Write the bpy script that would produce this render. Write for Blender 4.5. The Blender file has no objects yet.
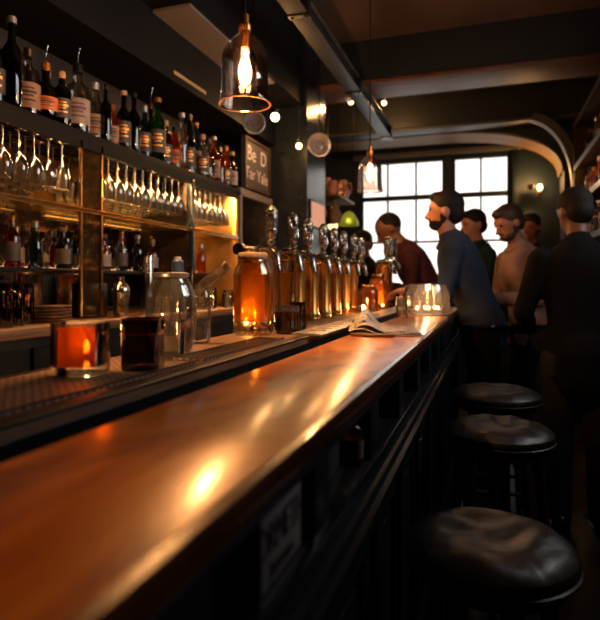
import bpy, bmesh, math, random
from mathutils import Vector, Matrix
PI = math.pi
sc = bpy.context.scene
C = sc.collection
random.seed(7)

# ---------------------------------------------------------------- camera
YAW = math.atan(190/560)
cam_d = bpy.data.cameras.new('camera')
cam = bpy.data.objects.new('camera', cam_d); C.objects.link(cam)
cam.location = (0, 0, 1.28)
cam.rotation_euler = (PI/2, 0, YAW)
cam_d.sensor_width = 36; cam_d.lens = 36*560/620
cam_d.shift_y = -27/620
cam_d.clip_start = 0.02
cam_d.dof.use_dof = True
cam_d.dof.focus_distance = 1.75
cam_d.dof.aperture_fstop = 2.9
sc.camera = cam

# ---------------------------------------------------------------- world, daylight, exposure
W = bpy.data.worlds.new('overcast'); sc.world = W; W.use_nodes = True
wn = W.node_tree; bg = wn.nodes['Background']
tc = wn.nodes.new('ShaderNodeTexCoord'); ns = wn.nodes.new('ShaderNodeTexNoise')
ns.inputs['Scale'].default_value = 5; ns.inputs['Detail'].default_value = 3
rp = wn.nodes.new('ShaderNodeValToRGB')
rp.color_ramp.elements[0].position = .3; rp.color_ramp.elements[0].color = (.72, .76, .78, 1)
rp.color_ramp.elements[1].position = .62; rp.color_ramp.elements[1].color = (1, .97, .93, 1)
wn.links.new(tc.outputs['Generated'], ns.inputs['Vector'])
wn.links.new(ns.outputs['Fac'], rp.inputs['Fac'])
wn.links.new(rp.outputs['Color'], bg.inputs['Color'])
bg.inputs['Strength'].default_value = 4.4
vs = sc.view_settings
vs.view_transform = 'Standard'; vs.look = 'None'; vs.gamma = 1; vs.use_curve_mapping = False
vs.exposure = 0.55
try:
    sc.cycles.use_denoising = True
    sc.cycles.max_bounces = 9; sc.cycles.transparent_max_bounces = 28
    sc.cycles.glossy_bounces = 5; sc.cycles.diffuse_bounces = 4
    sc.cycles.sample_clamp_indirect = 4; sc.cycles.caustics_reflective = False; sc.cycles.caustics_refractive = False
except Exception: pass
# sky portal at the window opening
pl = bpy.data.lights.new('window_portal', 'AREA'); pl.shape = 'RECTANGLE'; pl.size = 1.9; pl.size_y = 1.55
try: pl.cycles.is_portal = True
except Exception: pass
po = bpy.data.objects.new('window_portal', pl); C.objects.link(po)
po.location = (-.63, 6.86, 1.98); po.rotation_euler = (-PI/2, 0, 0)

def point(name, loc, e, col=(1, .55, .2), r=.03):
    l = bpy.data.lights.new(name, 'POINT'); l.energy = e; l.color = col; l.shadow_soft_size = r
    o = bpy.data.objects.new(name, l); C.objects.link(o); o.location = loc
    return o
WARM = (1, .50, .17)

# ---------------------------------------------------------------- materials
def base(name):
    m = bpy.data.materials.new(name); m.use_nodes = True
    return m, m.node_tree, m.node_tree.nodes['Principled BSDF']
def coords(nt, scale=(1, 1, 1)):
    t = nt.nodes.new('ShaderNodeTexCoord'); mp = nt.nodes.new('ShaderNodeMapping')
    mp.inputs['Scale'].default_value = scale
    nt.links.new(t.outputs['Object'], mp.inputs['Vector'])
    return mp.outputs['Vector']
def noise(nt, v, s, d=4, dist=0):
    n = nt.nodes.new('ShaderNodeTexNoise'); n.inputs['Scale'].default_value = s; n.inputs['Detail'].default_value = d
    n.inputs['Distortion'].default_value = dist
    nt.links.new(v, n.inputs['Vector']); return n.outputs['Fac']
def ramp(nt, f, cols, lo=.3, hi=.7):
    r = nt.nodes.new('ShaderNodeValToRGB'); e = r.color_ramp.elements
    e[0].position = lo; e[0].color = (*cols[0], 1); e[1].position = hi; e[1].color = (*cols[-1], 1)
    if len(cols) == 3:
        k = r.color_ramp.elements.new((lo+hi)/2); k.color = (*cols[1], 1)
    nt.links.new(f, r.inputs['Fac']); return r.outputs['Color']
def bump(nt, bs, f, s, d=.01):
    b = nt.nodes.new('ShaderNodeBump'); b.inputs['Strength'].default_value = s; b.inputs['Distance'].default_value = d
    nt.links.new(f, b.inputs['Height']); nt.links.new(b.outputs['Normal'], bs.inputs['Normal'])
def mat(name, c, r=.5, metal=0, var=.25, s=12, bs=0, scale=(1, 1, 1), coat=0, c2=None, spec=None):
    m, nt, b = base(name)
    v = coords(nt, scale); f = noise(nt, v, s)
    c2 = c2 or tuple(x*(1-var) for x in c)
    nt.links.new(ramp(nt, f, (c2, c)), b.inputs['Base Color'])
    b.inputs['Roughness'].default_value = r; b.inputs['Metallic'].default_value = metal
    if coat: b.inputs['Coat Weight'].default_value = coat; b.inputs['Coat Roughness'].default_value = .08
    if spec is not None: b.inputs['Specular IOR Level'].default_value = spec
    if bs: bump(nt, b, f, bs)
    return m
def emis(name, c, e):
    m, nt, b = base(name); nt.nodes.remove(b)
    x = nt.nodes.new('ShaderNodeEmission'); x.inputs['Color'].default_value = (*c, 1); x.inputs['Strength'].default_value = e
    nt.links.new(x.outputs[0], nt.nodes['Material Output'].inputs['Surface']); return m
def glass(name, tint=(1, 1, 1), rough=.03, refl=1.0, body=0, bodycol=None):
    """thin-walled glass: tinted see-through surface with mirror-like Fresnel reflections"""
    m, nt, b = base(name); nt.nodes.remove(b)
    tr = nt.nodes.new('ShaderNodeBsdfTransparent'); tr.inputs['Color'].default_value = (*tint, 1)
    gl = nt.nodes.new('ShaderNodeBsdfGlossy'); gl.inputs['Roughness'].default_value = rough
    lw = nt.nodes.new('ShaderNodeLayerWeight'); lw.inputs['Blend'].default_value = .35
    ma = nt.nodes.new('ShaderNodeMath'); ma.operation = 'MULTIPLY_ADD'; ma.inputs[1].default_value = refl*.75; ma.inputs[2].default_value = .05*refl
    ma.use_clamp = True
    nt.links.new(lw.outputs['Fresnel'], ma.inputs[0])
    mx = nt.nodes.new('ShaderNodeMixShader'); nt.links.new(ma.outputs[0], mx.inputs[0])
    src = tr.outputs[0]
    if body:
        tl = nt.nodes.new('ShaderNodeBsdfTranslucent'); tl.inputs['Color'].default_value = (*(bodycol or tint), 1)
        m2 = nt.nodes.new('ShaderNodeMixShader'); m2.inputs[0].default_value = body
        nt.links.new(tr.outputs[0], m2.inputs[1]); nt.links.new(tl.outputs[0], m2.inputs[2]); src = m2.outputs[0]
    nt.links.new(src, mx.inputs[1]); nt.links.new(gl.outputs[0], mx.inputs[2])
    nt.links.new(mx.outputs[0], nt.nodes['Material Output'].inputs['Surface']); return m
def wood(name, cols, sc_=(14, 1.2, 14), r=.35, coat=0, s=3.5, bs=.1, crough=.1):
    m, nt, b = base(name); v = coords(nt, sc_)
    f = noise(nt, v, s, 8, 1.2)
    nt.links.new(ramp(nt, f, cols, .32, .68), b.inputs['Base Color'])
    b.inputs['Roughness'].default_value = r
    if coat: b.inputs['Coat Weight'].default_value = coat; b.inputs['Coat Roughness'].default_value = crough
    v2 = coords(nt, (3, 3, 3)); f2 = noise(nt, v2, 5, 3)
    bump(nt, b, f if bs > .2 else f2, bs, .004)
    return m
M = {}
M['counter'] = wood('varnished_bar_wood', ((.26, .045, .004), (.68, .17, .010), (.90, .30, .022)), (5, 1.6, 5), .34, .45, 2.2, .10, .17)
M['nosing'] = wood('bar_edge_wood', ((.06, .014, .006), (.16, .04, .014)), (9, 1, 9), .25, .6)
M['board'] = wood('brown_board_wood', ((.16, .075, .036), (.34, .17, .085)), (12, 1, 12), .40)
M['darkwood'] = wood('dark_wood', ((.018, .010, .007), (.05, .026, .016)), (3, 3, 12), .4)
M['black'] = mat('blue_black_paint', (.014, .020, .028), .33, var=.3, s=20, bs=.05)
M['blackgloss'] = mat('gloss_black_paint', (.012, .016, .022), .2, var=.2, s=20)
M['matteblack'] = mat('matte_black_paint', (.0035, .0045, .007), .65, s=20, spec=.15)
M['blackmetal'] = mat('black_metal', (.02, .02, .022), .3, .6)
M['steel'] = mat('brushed_steel', (.78, .75, .73), .34, .85, .25, 30, .03, (1, 12, 1))
M['steeldk'] = mat('dark_steel', (.045, .044, .046), .5, .7, .3, 30, .03)
M['chrome'] = mat('aged_chrome', (.62, .57, .52), .14, 1, .5, 60, .25)
M['brass'] = mat('brass', (.78, .50, .20), .22, 1, .35, 30, .05)
M['copper'] = mat('polished_copper', (.92, .36, .08), .24, .75, .5, 6, 0, (1, 1, .3))
M['leather'] = None
M['teal'] = mat('teal_wall_paint', (.007, .019, .027), .6, var=.25, s=5)
M['wallL'] = mat('dark_wall_paint', (.012, .011, .012), .6, var=.3, s=5)
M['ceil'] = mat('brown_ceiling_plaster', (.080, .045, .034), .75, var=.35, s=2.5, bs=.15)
M['beam'] = mat('charcoal_beam_paint', (.011, .013, .016), .45, var=.3, s=8, bs=.1)
M['beamwood'] = wood('old_beam_wood', ((.04, .016, .009), (.14, .055, .028)), (1.5, 14, 14), .5, 0, 3, .3)
M['darkgrey'] = mat('dark_grey_paint', (.075, .072, .075), .5)
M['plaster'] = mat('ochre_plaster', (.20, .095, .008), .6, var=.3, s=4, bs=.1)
M['greypaint'] = mat('grey_panel_paint', (.17, .155, .15), .5, var=.2, s=3)
M['glass'] = glass('clear_glass')
M['glassthick'] = glass('thick_glass', (.95, .95, .94), .03, 1.6, .06, (1, .95, .9))
M['glassamber'] = glass('rose_amber_lamp_glass', (.985, .89, .84), .02, 1.0)
M['stemglass'] = glass('warm_lit_stem_glass', (.95, .93, .9), .06, 1.5, .34, (1, .85, .64))  # warm rack glow put into the translucent colour of clear glass
M['rimglass'] = glass('rim_glass', (.9, .6, .4), .05, 1.6, .25, (1, .6, .35))
M['jugglass'] = glass('jug_glass', (.99, .98, .96), .03, 1.0, .07, (1, .93, .85))
M['dimpane'] = glass('dimmed_window_glass', (.56, .54, .52), .05, .5)  # grey tint put into the panes to dim the daylight
M['stemclear'] = glass('bowl_glass', (.97, .95, .93), .05, 1.2, .10, (1, .85, .75))
M['glasspane'] = glass('pane_glass', (.97, .97, .97), .02, .6)
M['goldpane'] = glass('gold_tinted_glass', (.62, .56, .40), .05, .9, .12, (.8, .6, .3))
M['cordial'] = glass('amber_liquid', (1, .68, .20), .05, .35, .5, (1, .52, .07))
M['jaramber'] = glass('amber_jar_glass', (1.0, .90, .70), .03, .8, .05, (1, .55, .15))
M['whiskey'] = glass('red_amber_whisky', (1, .45, .10), .10, 1.0, .5, (1, .20, .02))
M['smoke'] = glass('smoked_glass', (.38, .27, .20), .03, 1.2)
M['water'] = glass('ice_water', (.92, .88, .84), .08, 1.2, .35, (1, .88, .75))
M['mirror'] = mat('dark_bar_mirror', (.30, .27, .25), .05, 1, .1, 3)
M['amberback'] = mat('amber_back_panel', (.72, .36, .08), .38, .15, .35, 5)
M['cork'] = mat('cork', (.50, .32, .18), .8, s=60, bs=.2)
M['paperw'] = mat('white_label_paper', (.30, .26, .25), .7, s=30)
M['paperc'] = mat('cream_label_paper', (.26, .17, .12), .7, s=30)
M['paperd'] = mat('dark_label_paper', (.05, .045, .05), .6, s=30)
M['papero'] = mat('orange_label_paper', (.55, .15, .03), .6, s=30)
M['ink'] = mat('printing_ink', (.05, .03, .05), .7)
M['inkp'] = mat('purple_ink', (.13, .06, .16), .7)
M['chalk'] = mat('chalk', (.55, .48, .50), .9)
M['gold'] = mat('gold_lettering', (.85, .42, .12), .35, .7)
M['plate'] = mat('stoneware', (.38, .27, .19), .4, s=20)
M['bluecap'] = mat('navy_plastic', (.012, .035, .075), .35)
M['rose'] = mat('terracotta_glaze', (.55, .24, .17), .35, s=9)
M['floor'] = wood('dark_floor_planks', ((.020, .012, .009), (.055, .034, .025)), (14, 1, 1), .32)
M['bulb'] = emis('filament_glow', (1, .55, .18), 60)
M['bulbsoft'] = emis('lamp_glow', (1, .62, .25), 9)
M['strip'] = emis('warm_light_strip', (1, .52, .17), 420)
M['strip2'] = emis('bright_light_strip', (1, .50, .15), 900)
M['poster'] = emis('backlit_poster', (1, .45, .27), .5)
M['skin'] = mat('skin', (.46, .21, .135), .5, var=.15, s=8)
M['skind'] = mat('deep_skin', (.20, .085, .05), .45, var=.15, s=8)
M['hair'] = mat('dark_hair', (.014, .010, .008), .7, spec=.2, s=60, bs=.4)
M['hairb'] = mat('brown_hair', (.05, .025, .015), .55, s=60, bs=.4)
M['eye'] = mat('eye', (.02, .015, .012), .2)

def leather():
    m, nt, b = base('worn_black_leather'); v = coords(nt)
    f = noise(nt, v, 9, 6, .8); f2 = noise(nt, v, 70, 3)
    nt.links.new(ramp(nt, f, ((.010, .009, .009), (.032, .027, .026))), b.inputs['Base Color'])
    r = nt.nodes.new('ShaderNodeMapRange'); r.inputs[3].default_value = .30; r.inputs[4].default_value = .45
    nt.links.new(f2, r.inputs[0]); nt.links.new(r.outputs[0], b.inputs['Roughness'])
    ad = nt.nodes.new('ShaderNodeMath'); ad.operation = 'MULTIPLY_ADD'; ad.inputs[1].default_value = .12
    nt.links.new(f2, ad.inputs[0]); nt.links.new(f, ad.inputs[2])
    bump(nt, b, ad.outputs[0], .55, .009)
    b.inputs['Specular IOR Level'].default_value = .8
    return m
M['leather'] = leather()
def matmat():
    m, nt, b = base('woven_rubber_mat'); v = coords(nt, (1, 1, 1))
    br = nt.nodes.new('ShaderNodeTexChecker'); br.inputs['Scale'].default_value = 110
    br.inputs['Color1'].default_value = (.34, .17, .10, 1); br.inputs['Color2'].default_value = (.08, .04, .025, 1)
    nt.links.new(v, br.inputs['Vector']); nt.links.new(br.outputs['Color'], b.inputs['Base Color'])
    bump(nt, b, br.outputs['Fac'], .6, .003); b.inputs['Roughness'].default_value = .45
    return m
M['mat'] = matmat()
def newsprint():
    m, nt, b = base('newsprint'); v = coords(nt, (30, 190, 1)); f = noise(nt, v, 1.0, 1)
    nt.links.new(ramp(nt, f, ((.14, .10, .09), (.78, .66, .54)), .42, .47), b.inputs['Base Color'])
    b.inputs['Roughness'].default_value = .8; return m
M['news'] = newsprint()
def cloth(name, c, s=90):
    return mat(name, c, .85, var=.45, s=7, bs=.6, spec=.2)

# ---------------------------------------------------------------- geometry builder
class G:
    def __init__(s): s.v = []; s.f = []
    def add(s, vs_, fs):
        n = len(s.v); s.v += [tuple(v) for v in vs_]; s.f += [tuple(i+n for i in f) for f in fs]; return s
    def box(s, x0, x1, y0, y1, z0, z1, b=0):
        if x0 > x1: x0, x1 = x1, x0
        if y0 > y1: y0, y1 = y1, y0
        bm = bmesh.new(); bmesh.ops.create_cube(bm, size=1)
        for v in bm.verts:
            v.co = Vector(((x0+x1)/2+v.co.x*(x1-x0), (y0+y1)/2+v.co.y*(y1-y0), (z0+z1)/2+v.co.z*(z1-z0)))
        if b: bmesh.ops.bevel(bm, geom=list(bm.edges), offset=b, segments=2, profile=.5, affect='EDGES')
        bm.verts.index_update()
        s.add([v.co for v in bm.verts], [[v.index for v in f.verts] for f in bm.faces]); bm.free(); return s
    def lathe(s, prof, c=(0, 0, 0), n=24, sq=0, mtx=None, ang=(0, 2*PI)):
        c = Vector(c); vs_ = []; fs = []
        full = abs(ang[1]-ang[0]-2*PI) < 1e-6
        nn = n if full else n+1
        for r, z in prof:
            for i in range(nn):
                a = ang[0]+(ang[1]-ang[0])*i/n
                k = 1
                if sq: k = (abs(math.cos(a))**sq+abs(math.sin(a))**sq)**(-1/sq)
                p = Vector((r*k*math.cos(a), r*k*math.sin(a), z))
                if mtx: p = mtx @ p
                vs_.append(p+c)
        for j in range(len(prof)-1):
            for i in range(n if not full else nn):
                i2 = (i+1) % nn
                if not full and i == n: continue
                fs.append((j*nn+i, j*nn+i2, (j+1)*nn+i2, (j+1)*nn+i))
        if full:
            if prof[0][0] > 1e-6 and prof[0] != prof[-1]: fs.append(tuple(range(nn-1, -1, -1)))
            if prof[-1][0] > 1e-6 and prof[0] != prof[-1]: fs.append(tuple((len(prof)-1)*nn+i for i in range(nn)))
        return s.add(vs_, fs)
    def tube(s, pts, r, n=8, close=False, caps=True):
        pts = [Vector(p) for p in pts]; N = len(pts)
        rs = r if isinstance(r, (list, tuple)) else [r]*N
        vs_ = []; up = None
        for i, p in enumerate(pts):
            a = pts[(i-1) % N] if (close or i > 0) else p
            b = pts[(i+1) % N] if (close or i < N-1) else p
            t = (b-a).normalized()
            if up is None:
                up = t.orthogonal().normalized()
            up = (up-t*up.dot(t))
            up = up.normalized() if up.length > 1e-5 else t.orthogonal().normalized()
            w = t.cross(up)
            for k in range(n):
                q = 2*PI*k/n; vs_.append(p+(up*math.cos(q)+w*math.sin(q))*rs[i])
        fs = []
        for i in range(N if close else N-1):
            j = (i+1) % N
            for k in range(n): fs.append((i*n+k, i*n+(k+1) % n, j*n+(k+1) % n, j*n+k))
        if caps and not close:
            fs.append(tuple(range(n-1, -1, -1))); fs.append(tuple((N-1)*n+k for k in range(n)))
        return s.add(vs_, fs)
    def ell(s, c, r, n=16, m=10, mtx=None):
        if not isinstance(r, (tuple, list)): r = (r, r, r)
        c = Vector(c); vs_ = []; fs = []
        for j in range(m+1):
            t = -PI/2+PI*j/m
            for i in range(n):
                a = 2*PI*i/n; p = Vector((r[0]*math.cos(t)*math.cos(a), r[1]*math.cos(t)*math.sin(a), r[2]*math.sin(t)))
                if mtx: p = mtx @ p
                vs_.append(c+p)
        for j in range(m):
            for i in range(n):
                fs.append((j*n+i, j*n+(i+1) % n, (j+1)*n+(i+1) % n, (j+1)*n+i))
        return s.add(vs_, fs)
    def limb(s, pts, rs, n=14):
        """tapered rounded chain"""
        s.tube(pts, list(rs), n)
        for p, r in zip(pts, rs): s.ell(p, r*.995, n, 8)
        return s
    def grid(s, fn, nu, nv, closeu=False):
        vs_ = [fn(i/nu, j/nv) for j in range(nv+1) for i in range(nu+1)]; w = nu+1
        return s.add(vs_, [(j*w+i, j*w+i+1, (j+1)*w+i+1, (j+1)*w+i) for j in range(nv) for i in range(nu)])
    def prism(s, poly, axis, a, b):
        """poly of 2-D points extruded along axis ('x','y','z') from a to b"""
        def P(p, t):
            return {'x': (t, p[0], p[1]), 'y': (p[0], t, p[1]), 'z': (p[0], p[1], t)}[axis]
        n = len(poly)
        fs = [tuple(range(n)), tuple(range(2*n-1, n-1, -1))]+[(i, (i+1) % n, n+(i+1) % n, n+i) for i in range(n)]
        return s.add([P(p, a) for p in poly]+[P(p, b) for p in poly], fs)
    def build(s, name, m, parent=None, off=(0, 0, 0), ang=35, mods=None):
        me = bpy.data.meshes.new(name)
        me.from_pydata([(v[0]-off[0], v[1]-off[1], v[2]-off[2]) for v in s.v], [], s.f)
        bm = bmesh.new(); bm.from_mesh(me); bmesh.ops.remove_doubles(bm, verts=bm.verts, dist=1e-5)
        bmesh.ops.recalc_face_normals(bm, faces=bm.faces); bm.to_mesh(me); bm.free()
        me.materials.append(M[m] if isinstance(m, str) else m)
        me.polygons.foreach_set('use_smooth', [True]*len(me.polygons))
        try: me.set_sharp_from_angle(angle=math.radians(ang))
        except Exception: pass
        o = bpy.data.objects.new(name, me); C.objects.link(o)
        if parent: o.parent = parent
        else: o.location = off
        if mods: mods(o)
        return o

def tag(o, label=None, cat=None, group=None, kind=None):
    if label: o['label'] = label
    if cat: o['category'] = cat
    if group: o['group'] = group
    if kind: o['kind'] = kind
    return o
def thing(name, label, cat, loc=(0, 0, 0), group=None, rz=0):
    o = bpy.data.objects.new(name, None); C.objects.link(o); o.location = loc; o.rotation_euler = (0, 0, rz)
    o.empty_display_size = .05
    return tag(o, label, cat, group)
def struct(name, g, m, parent=None):
    o = g.build(name, m, parent)
    if not parent: o['kind'] = 'structure'
    return o
def copy_tree(o, parent=None):
    c = o.copy(); C.objects.link(c)
    c.parent = parent
    for ch in list(o.children): copy_tree(ch, c)
    return c
def text(body, size, m, parent, loc, rot, name='lettering', ext=.0006, wrap=None):
    cu = bpy.data.curves.new(name, 'FONT'); cu.body = body; cu.size = size; cu.extrude = ext
    cu.align_x = 'CENTER'; cu.align_y = 'CENTER'
    cu.materials.append(M[m])
    tmp = bpy.data.objects.new('tmp', cu); C.objects.link(tmp)
    bpy.context.view_layer.update()
    me = bpy.data.meshes.new_from_object(tmp.evaluated_get(bpy.context.evaluated_depsgraph_get()))
    bpy.data.objects.remove(tmp)
    o = bpy.data.objects.new(name, me); C.objects.link(o); o.parent = parent; o.location = loc; o.rotation_euler = rot
    if wrap: o.scale = wrap
    return o
def Yat(px, X):
    """depth along the bar at which a line at distance X from the lens line stands in direction px"""
    D = 591*X/(px-490); return (D+.3213*X)/.947

# ---------------------------------------------------------------- room
struct('floor', G().box(-2.1, 1.2, -2.2, 7.0, -.05, 0), 'floor')
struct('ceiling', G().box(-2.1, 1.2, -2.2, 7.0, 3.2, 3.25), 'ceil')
struct('wall_left', G().box(-2.1, -1.96, -2.2, 7.0, 0, 3.2), 'wallL')
RW = (1.5, 3.3, 1.85, 2.80)   # unseen high window, added in the right wall for cool light
g = G().box(1.06, 1.2, -2.2, RW[0], 0, 3.2).box(1.06, 1.2, RW[1], 7.0, 0, 3.2).box(1.06, 1.2, RW[0], RW[1], 0, RW[2]).box(1.06, 1.2, RW[0], RW[1], RW[3], 3.2)
struct('wall_right', g, 'wallL')
w = bpy.data.objects.new('window_3', None); C.objects.link(w); w['kind'] = 'structure'
g = G()
for (a, b, c, d) in ((RW[0], RW[0]+.04, RW[2], RW[3]), (RW[1]-.04, RW[1], RW[2], RW[3]), (RW[0], RW[1], RW[2], RW[2]+.04), (RW[0], RW[1], RW[3]-.04, RW[3]), (2.38, 2.42, RW[2], RW[3])): g.box(1.09, 1.14, a, b, c, d)
g.build('window_frame', 'teal', w)
G().box(1.112, 1.116, RW[0], RW[1], RW[2], RW[3]).build('window_pane', 'glasspane', w)
pl2 = bpy.data.lights.new('added_window_portal', 'AREA'); pl2.shape = 'RECTANGLE'; pl2.size = RW[3]-RW[2]; pl2.size_y = RW[1]-RW[0]
try: pl2.cycles.is_portal = True
except Exception: pass
po2 = bpy.data.objects.new('added_window_portal', pl2); C.objects.link(po2)
po2.location = (1.17, (RW[0]+RW[1])/2, (RW[2]+RW[3])/2); po2.rotation_euler = (0, PI/2, 0)
struct('wall_front', G().box(-1.96, 1.06, -2.2, -2.06, 0, 3.2), 'wallL')
# window wall with two openings
WY = 6.76
wins = [(-1.52, -.50), (-.42, .22)]
ZB, ZT = 1.22, 2.76
g = G()
g.box(-1.96, 1.06, WY, WY+.2, 0, ZB); g.box(-1.96, 1.06, WY, WY+.2, ZT, 3.2)
g.box(-1.96, wins[0][0], WY, WY+.2, ZB, ZT); g.box(wins[0][1], wins[1][0], WY, WY+.2, ZB, ZT); g.box(wins[1][1], 1.06, WY, WY+.2, ZB, ZT)
struct('wall_back', g, 'teal')
for k, (a, b) in enumerate(wins):
    w = bpy.data.objects.new('window_%d' % (k+1), None); C.objects.link(w); w['kind'] = 'structure'
    w.location = ((a+b)/2, WY, ZB); of = w.location[:]
    t = .035
    g = G().box(a, a+t, WY+.02, WY+.09, ZB, ZT, .004).box(b-t, b, WY+.02, WY+.09, ZB, ZT, .004)
    g.box(a+t, b-t, WY+.02, WY+.09, ZB, ZB+t, .004).box(a+t, b-t, WY+.02, WY+.09, ZT-t, ZT, .004)
    g.build('window_frame', 'teal', w, of)
    g = G().box(a+t, b-t, WY+.03, WY+.08, 2.28, 2.335, .004)
    g.build('transom_bar', 'teal', w, of)
    g = G()
    nb = 2 if k == 0 else 1
    for i in range(nb):
        x = a+(b-a)*(i+1)/(nb+1); g.box(x-.011, x+.011, WY+.04, WY+.07, ZB+t, ZT-t)
    g.box(a+t, b-t, WY+.04, WY+.07, 1.76, 1.785)
    g.build('glazing_bar', 'teal', w, of)
    G().box(a+t, b-t, WY+.052, WY+.056, ZB+t, ZT-t).build('window_pane', 'dimpane', w, of)
    G().box(a-.03, b+.03, WY-.06, WY+.02, ZB-.04, ZB, .006).build('window_sill', 'teal', w, of)
# window casing trim
g = G().box(-1.60, .34, WY-.035, WY, ZT+.02, ZT+.085, .006)
struct('trim_1', g, 'greypaint')
g = G().box(.24, .30, WY-.035, WY, .9, ZT+.02, .006)
struct('trim_2', g, 'teal')
# ceiling beams
def beam(n, y0, y1, z0, m='beam', wd=None):
    g = G().box(-1.96, 1.06, y0, y1, z0+.03, 3.2, 0)
    b = struct('trim_%d' % n, g, m)
    g = G().box(-1.96, 1.06, y0+.015, y1-.015, z0, z0+.03, .004)
    o = g.build('beam_soffit', wd or m, b)
    return b
beam(3, 4.36, 4.78, 2.86, 'beam', 'beamwood')
beam(4, 5.84, 6.08, 2.86, 'beam', 'darkgrey')
beam(5, -.4, 0.0, 2.86, 'beam', 'beamwood')
# arch wall in front of the windows
def arch_z(x): 
    u = min(1, max(0, x+.68)/1.36)
    return 2.20+.70*(1-u**3.2)**(1/3.2) if False else 2.42+.46*(1-u**2.6)**(1/2.2)
xs = [-1.96]+[-.68-1.36*math.cos(PI*i/40) for i in range(41)]+[.72]
g = G()
poly = [(-1.96, 3.2), (-1.96, 2.42)]+[(x, arch_z(x)) for x in xs[1:-1] if x > -1.96]+[(.72, 2.42), (1.06, 2.42), (1.06, 3.2)]
for i in range(1, len(poly)-1):
    (xa, za), (xb, zb) = poly[i], poly[i+1]
    if xb-xa < 1e-4: continue
    g.add([(xa, 6.12, za), (xb, 6.12, zb), (xb, 6.12, 3.2), (xa, 6.12, 3.2), (xa, 6.5, za), (xb, 6.5, zb), (xb, 6.5, 3.2), (xa, 6.5, 3.2)],
          [(0, 1, 2, 3), (4, 7, 6, 5), (0, 4, 5, 1)])
ar = struct('trim_6', g, 'teal')
g = G()
pa = [(x, arch_z(x)) for x in xs[1:-1] if x > -1.94]
for i in range(len(pa)-1):
    (xa, za), (xb, zb) = pa[i], pa[i+1]
    g.add([(xa, 6.10, za-.001), (xb, 6.10, zb-.001), (xb, 6.52, zb-.001), (xa, 6.52, za-.001), (xa, 6.10, za-.025), (xb, 6.10, zb-.025), (xb, 6.52, zb-.025), (xa, 6.52, za-.025)],
          [(0, 1, 2, 3), (4, 7, 6, 5), (0, 4, 5, 1), (3, 2, 6, 7)])
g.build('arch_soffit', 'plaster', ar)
G().box(.70, 1.06, 6.12, 6.5, 0, 2.42).build('arch_pier', 'wallL', ar)
# curved brace left of the pier
g = G()
N = 14
for i in range(N):
    t0, t1 = i/N, (i+1)/N
    f = lambda t: (.36+.36*math.sin(t*PI/2), 2.82-.52*(1-math.cos(t*PI/2))-.12*t)
    (xa, za), (xb, zb) = f(t0), f(t1)
    q = lambda t: (f(t)[0]+.075*math.sin(.5+t*.9), f(t)[1]+.075*math.cos(.5+t*.9))
    (xc, zc), (xd, zd) = q(t1), q(t0)
    g.add([(xa, 5.70, za), (xb, 5.70, zb), (xc, 5.70, zc), (xd, 5.70, zd), (xa, 5.82, za), (xb, 5.82, zb), (xc, 5.82, zc), (xd, 5.82, zd)],
          [(0, 1, 2, 3), (7, 6, 5, 4), (0, 4, 5, 1), (3, 2, 6, 7)]+([(0, 3, 7, 4)] if i == 0 else [])+([(1, 5, 6, 2)] if i == N-1 else []))
br = g.build('curved_brace', 'darkgrey', None); tag(br, 'grey curved brace rising from the right pier to the beam', 'brace')
# left pillar
g = G().box(-1.96, -1.34, 4.12, 4.62, 0, 3.2)
pi_ = struct('trim_7', g, 'blackgloss')
# dropped soffit above the back bar
g = G().box(-1.96, -1.37, -2.06, 4.12, 2.65, 3.2)
so = struct('trim_8', g, 'matteblack')
g = G().box(-1.62, -1.39, 2.42, 3.55, 2.635, 2.65); g.build('soffit_panel', 'greypaint', so)
g = G().box(-1.96, -1.60, .2, 4.12, 2.36, 2.65); g.build('cornice', 'matteblack', so)
g = G().box(-1.615, -1.60, 2.62, 2.98, 2.40, 2.42); g.build('cornice_light', emis('dim_strip', (1, .45, .15), .35), so)
# steel girder under the ceiling
t = thing('steel_girder', 'long dark steel girder running under the ceiling above the bar', 'girder', (-.99, 1.0, 2.74))
g = G().box(-.055, .055, 0, 4.75, 0, .014, .002).box(-.055, .055, 0, 4.75, .098, .112, .002).box(-.02, .02, 0, 4.75, .014, .098)
g.build('girder_beam', 'steeldk', t)
for yy in (.4, 1.9, 3.2, 4.6):
    g = G().box(-.06, .06, yy-.03, yy+.03, -.006, .118, .002)
    for sx in (-.04, .04): g.lathe([(0, -.014), (.008, -.014), (.008, -.004), (0, -.004)], (sx, yy, 0), 8)
    g.build('bracket_plate', 'blackmetal', t)
for yy in (.4, 1.9): G().tube([(0, yy, .118), (0, yy, .46)], .008).build('hanger_rod', 'blackmetal', t)

# ---------------------------------------------------------------- bar counter
CE, CB = -.2, -.465   # counter edges
Y0, Y1 = -1.2, 4.3
t = thing('bar_counter', 'long varnished orange-brown wooden bar top running to the window', 'bar top', (-.33, Y0, 1.055))
of = (-.33, Y0, 1.055)
G().box(CB, CE-.012, Y0, Y1, 1.06, 1.10, .003).build('top_surface', 'counter', t, of)
prof = [(CE-.015, 1.0995), (CE-.004, 1.097), (CE, 1.090), (CE, 1.070), (CE-.004, 1.064), (CE-.012, 1.0575), (CE-.06, 1.0575), (CE-.06, 1.0595), (CE-.015, 1.0595)]
G().prism([(p[0], p[1]) for p in prof], 'y', Y0, Y1).build('rounded_nosing', 'nosing', t, of)
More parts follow.
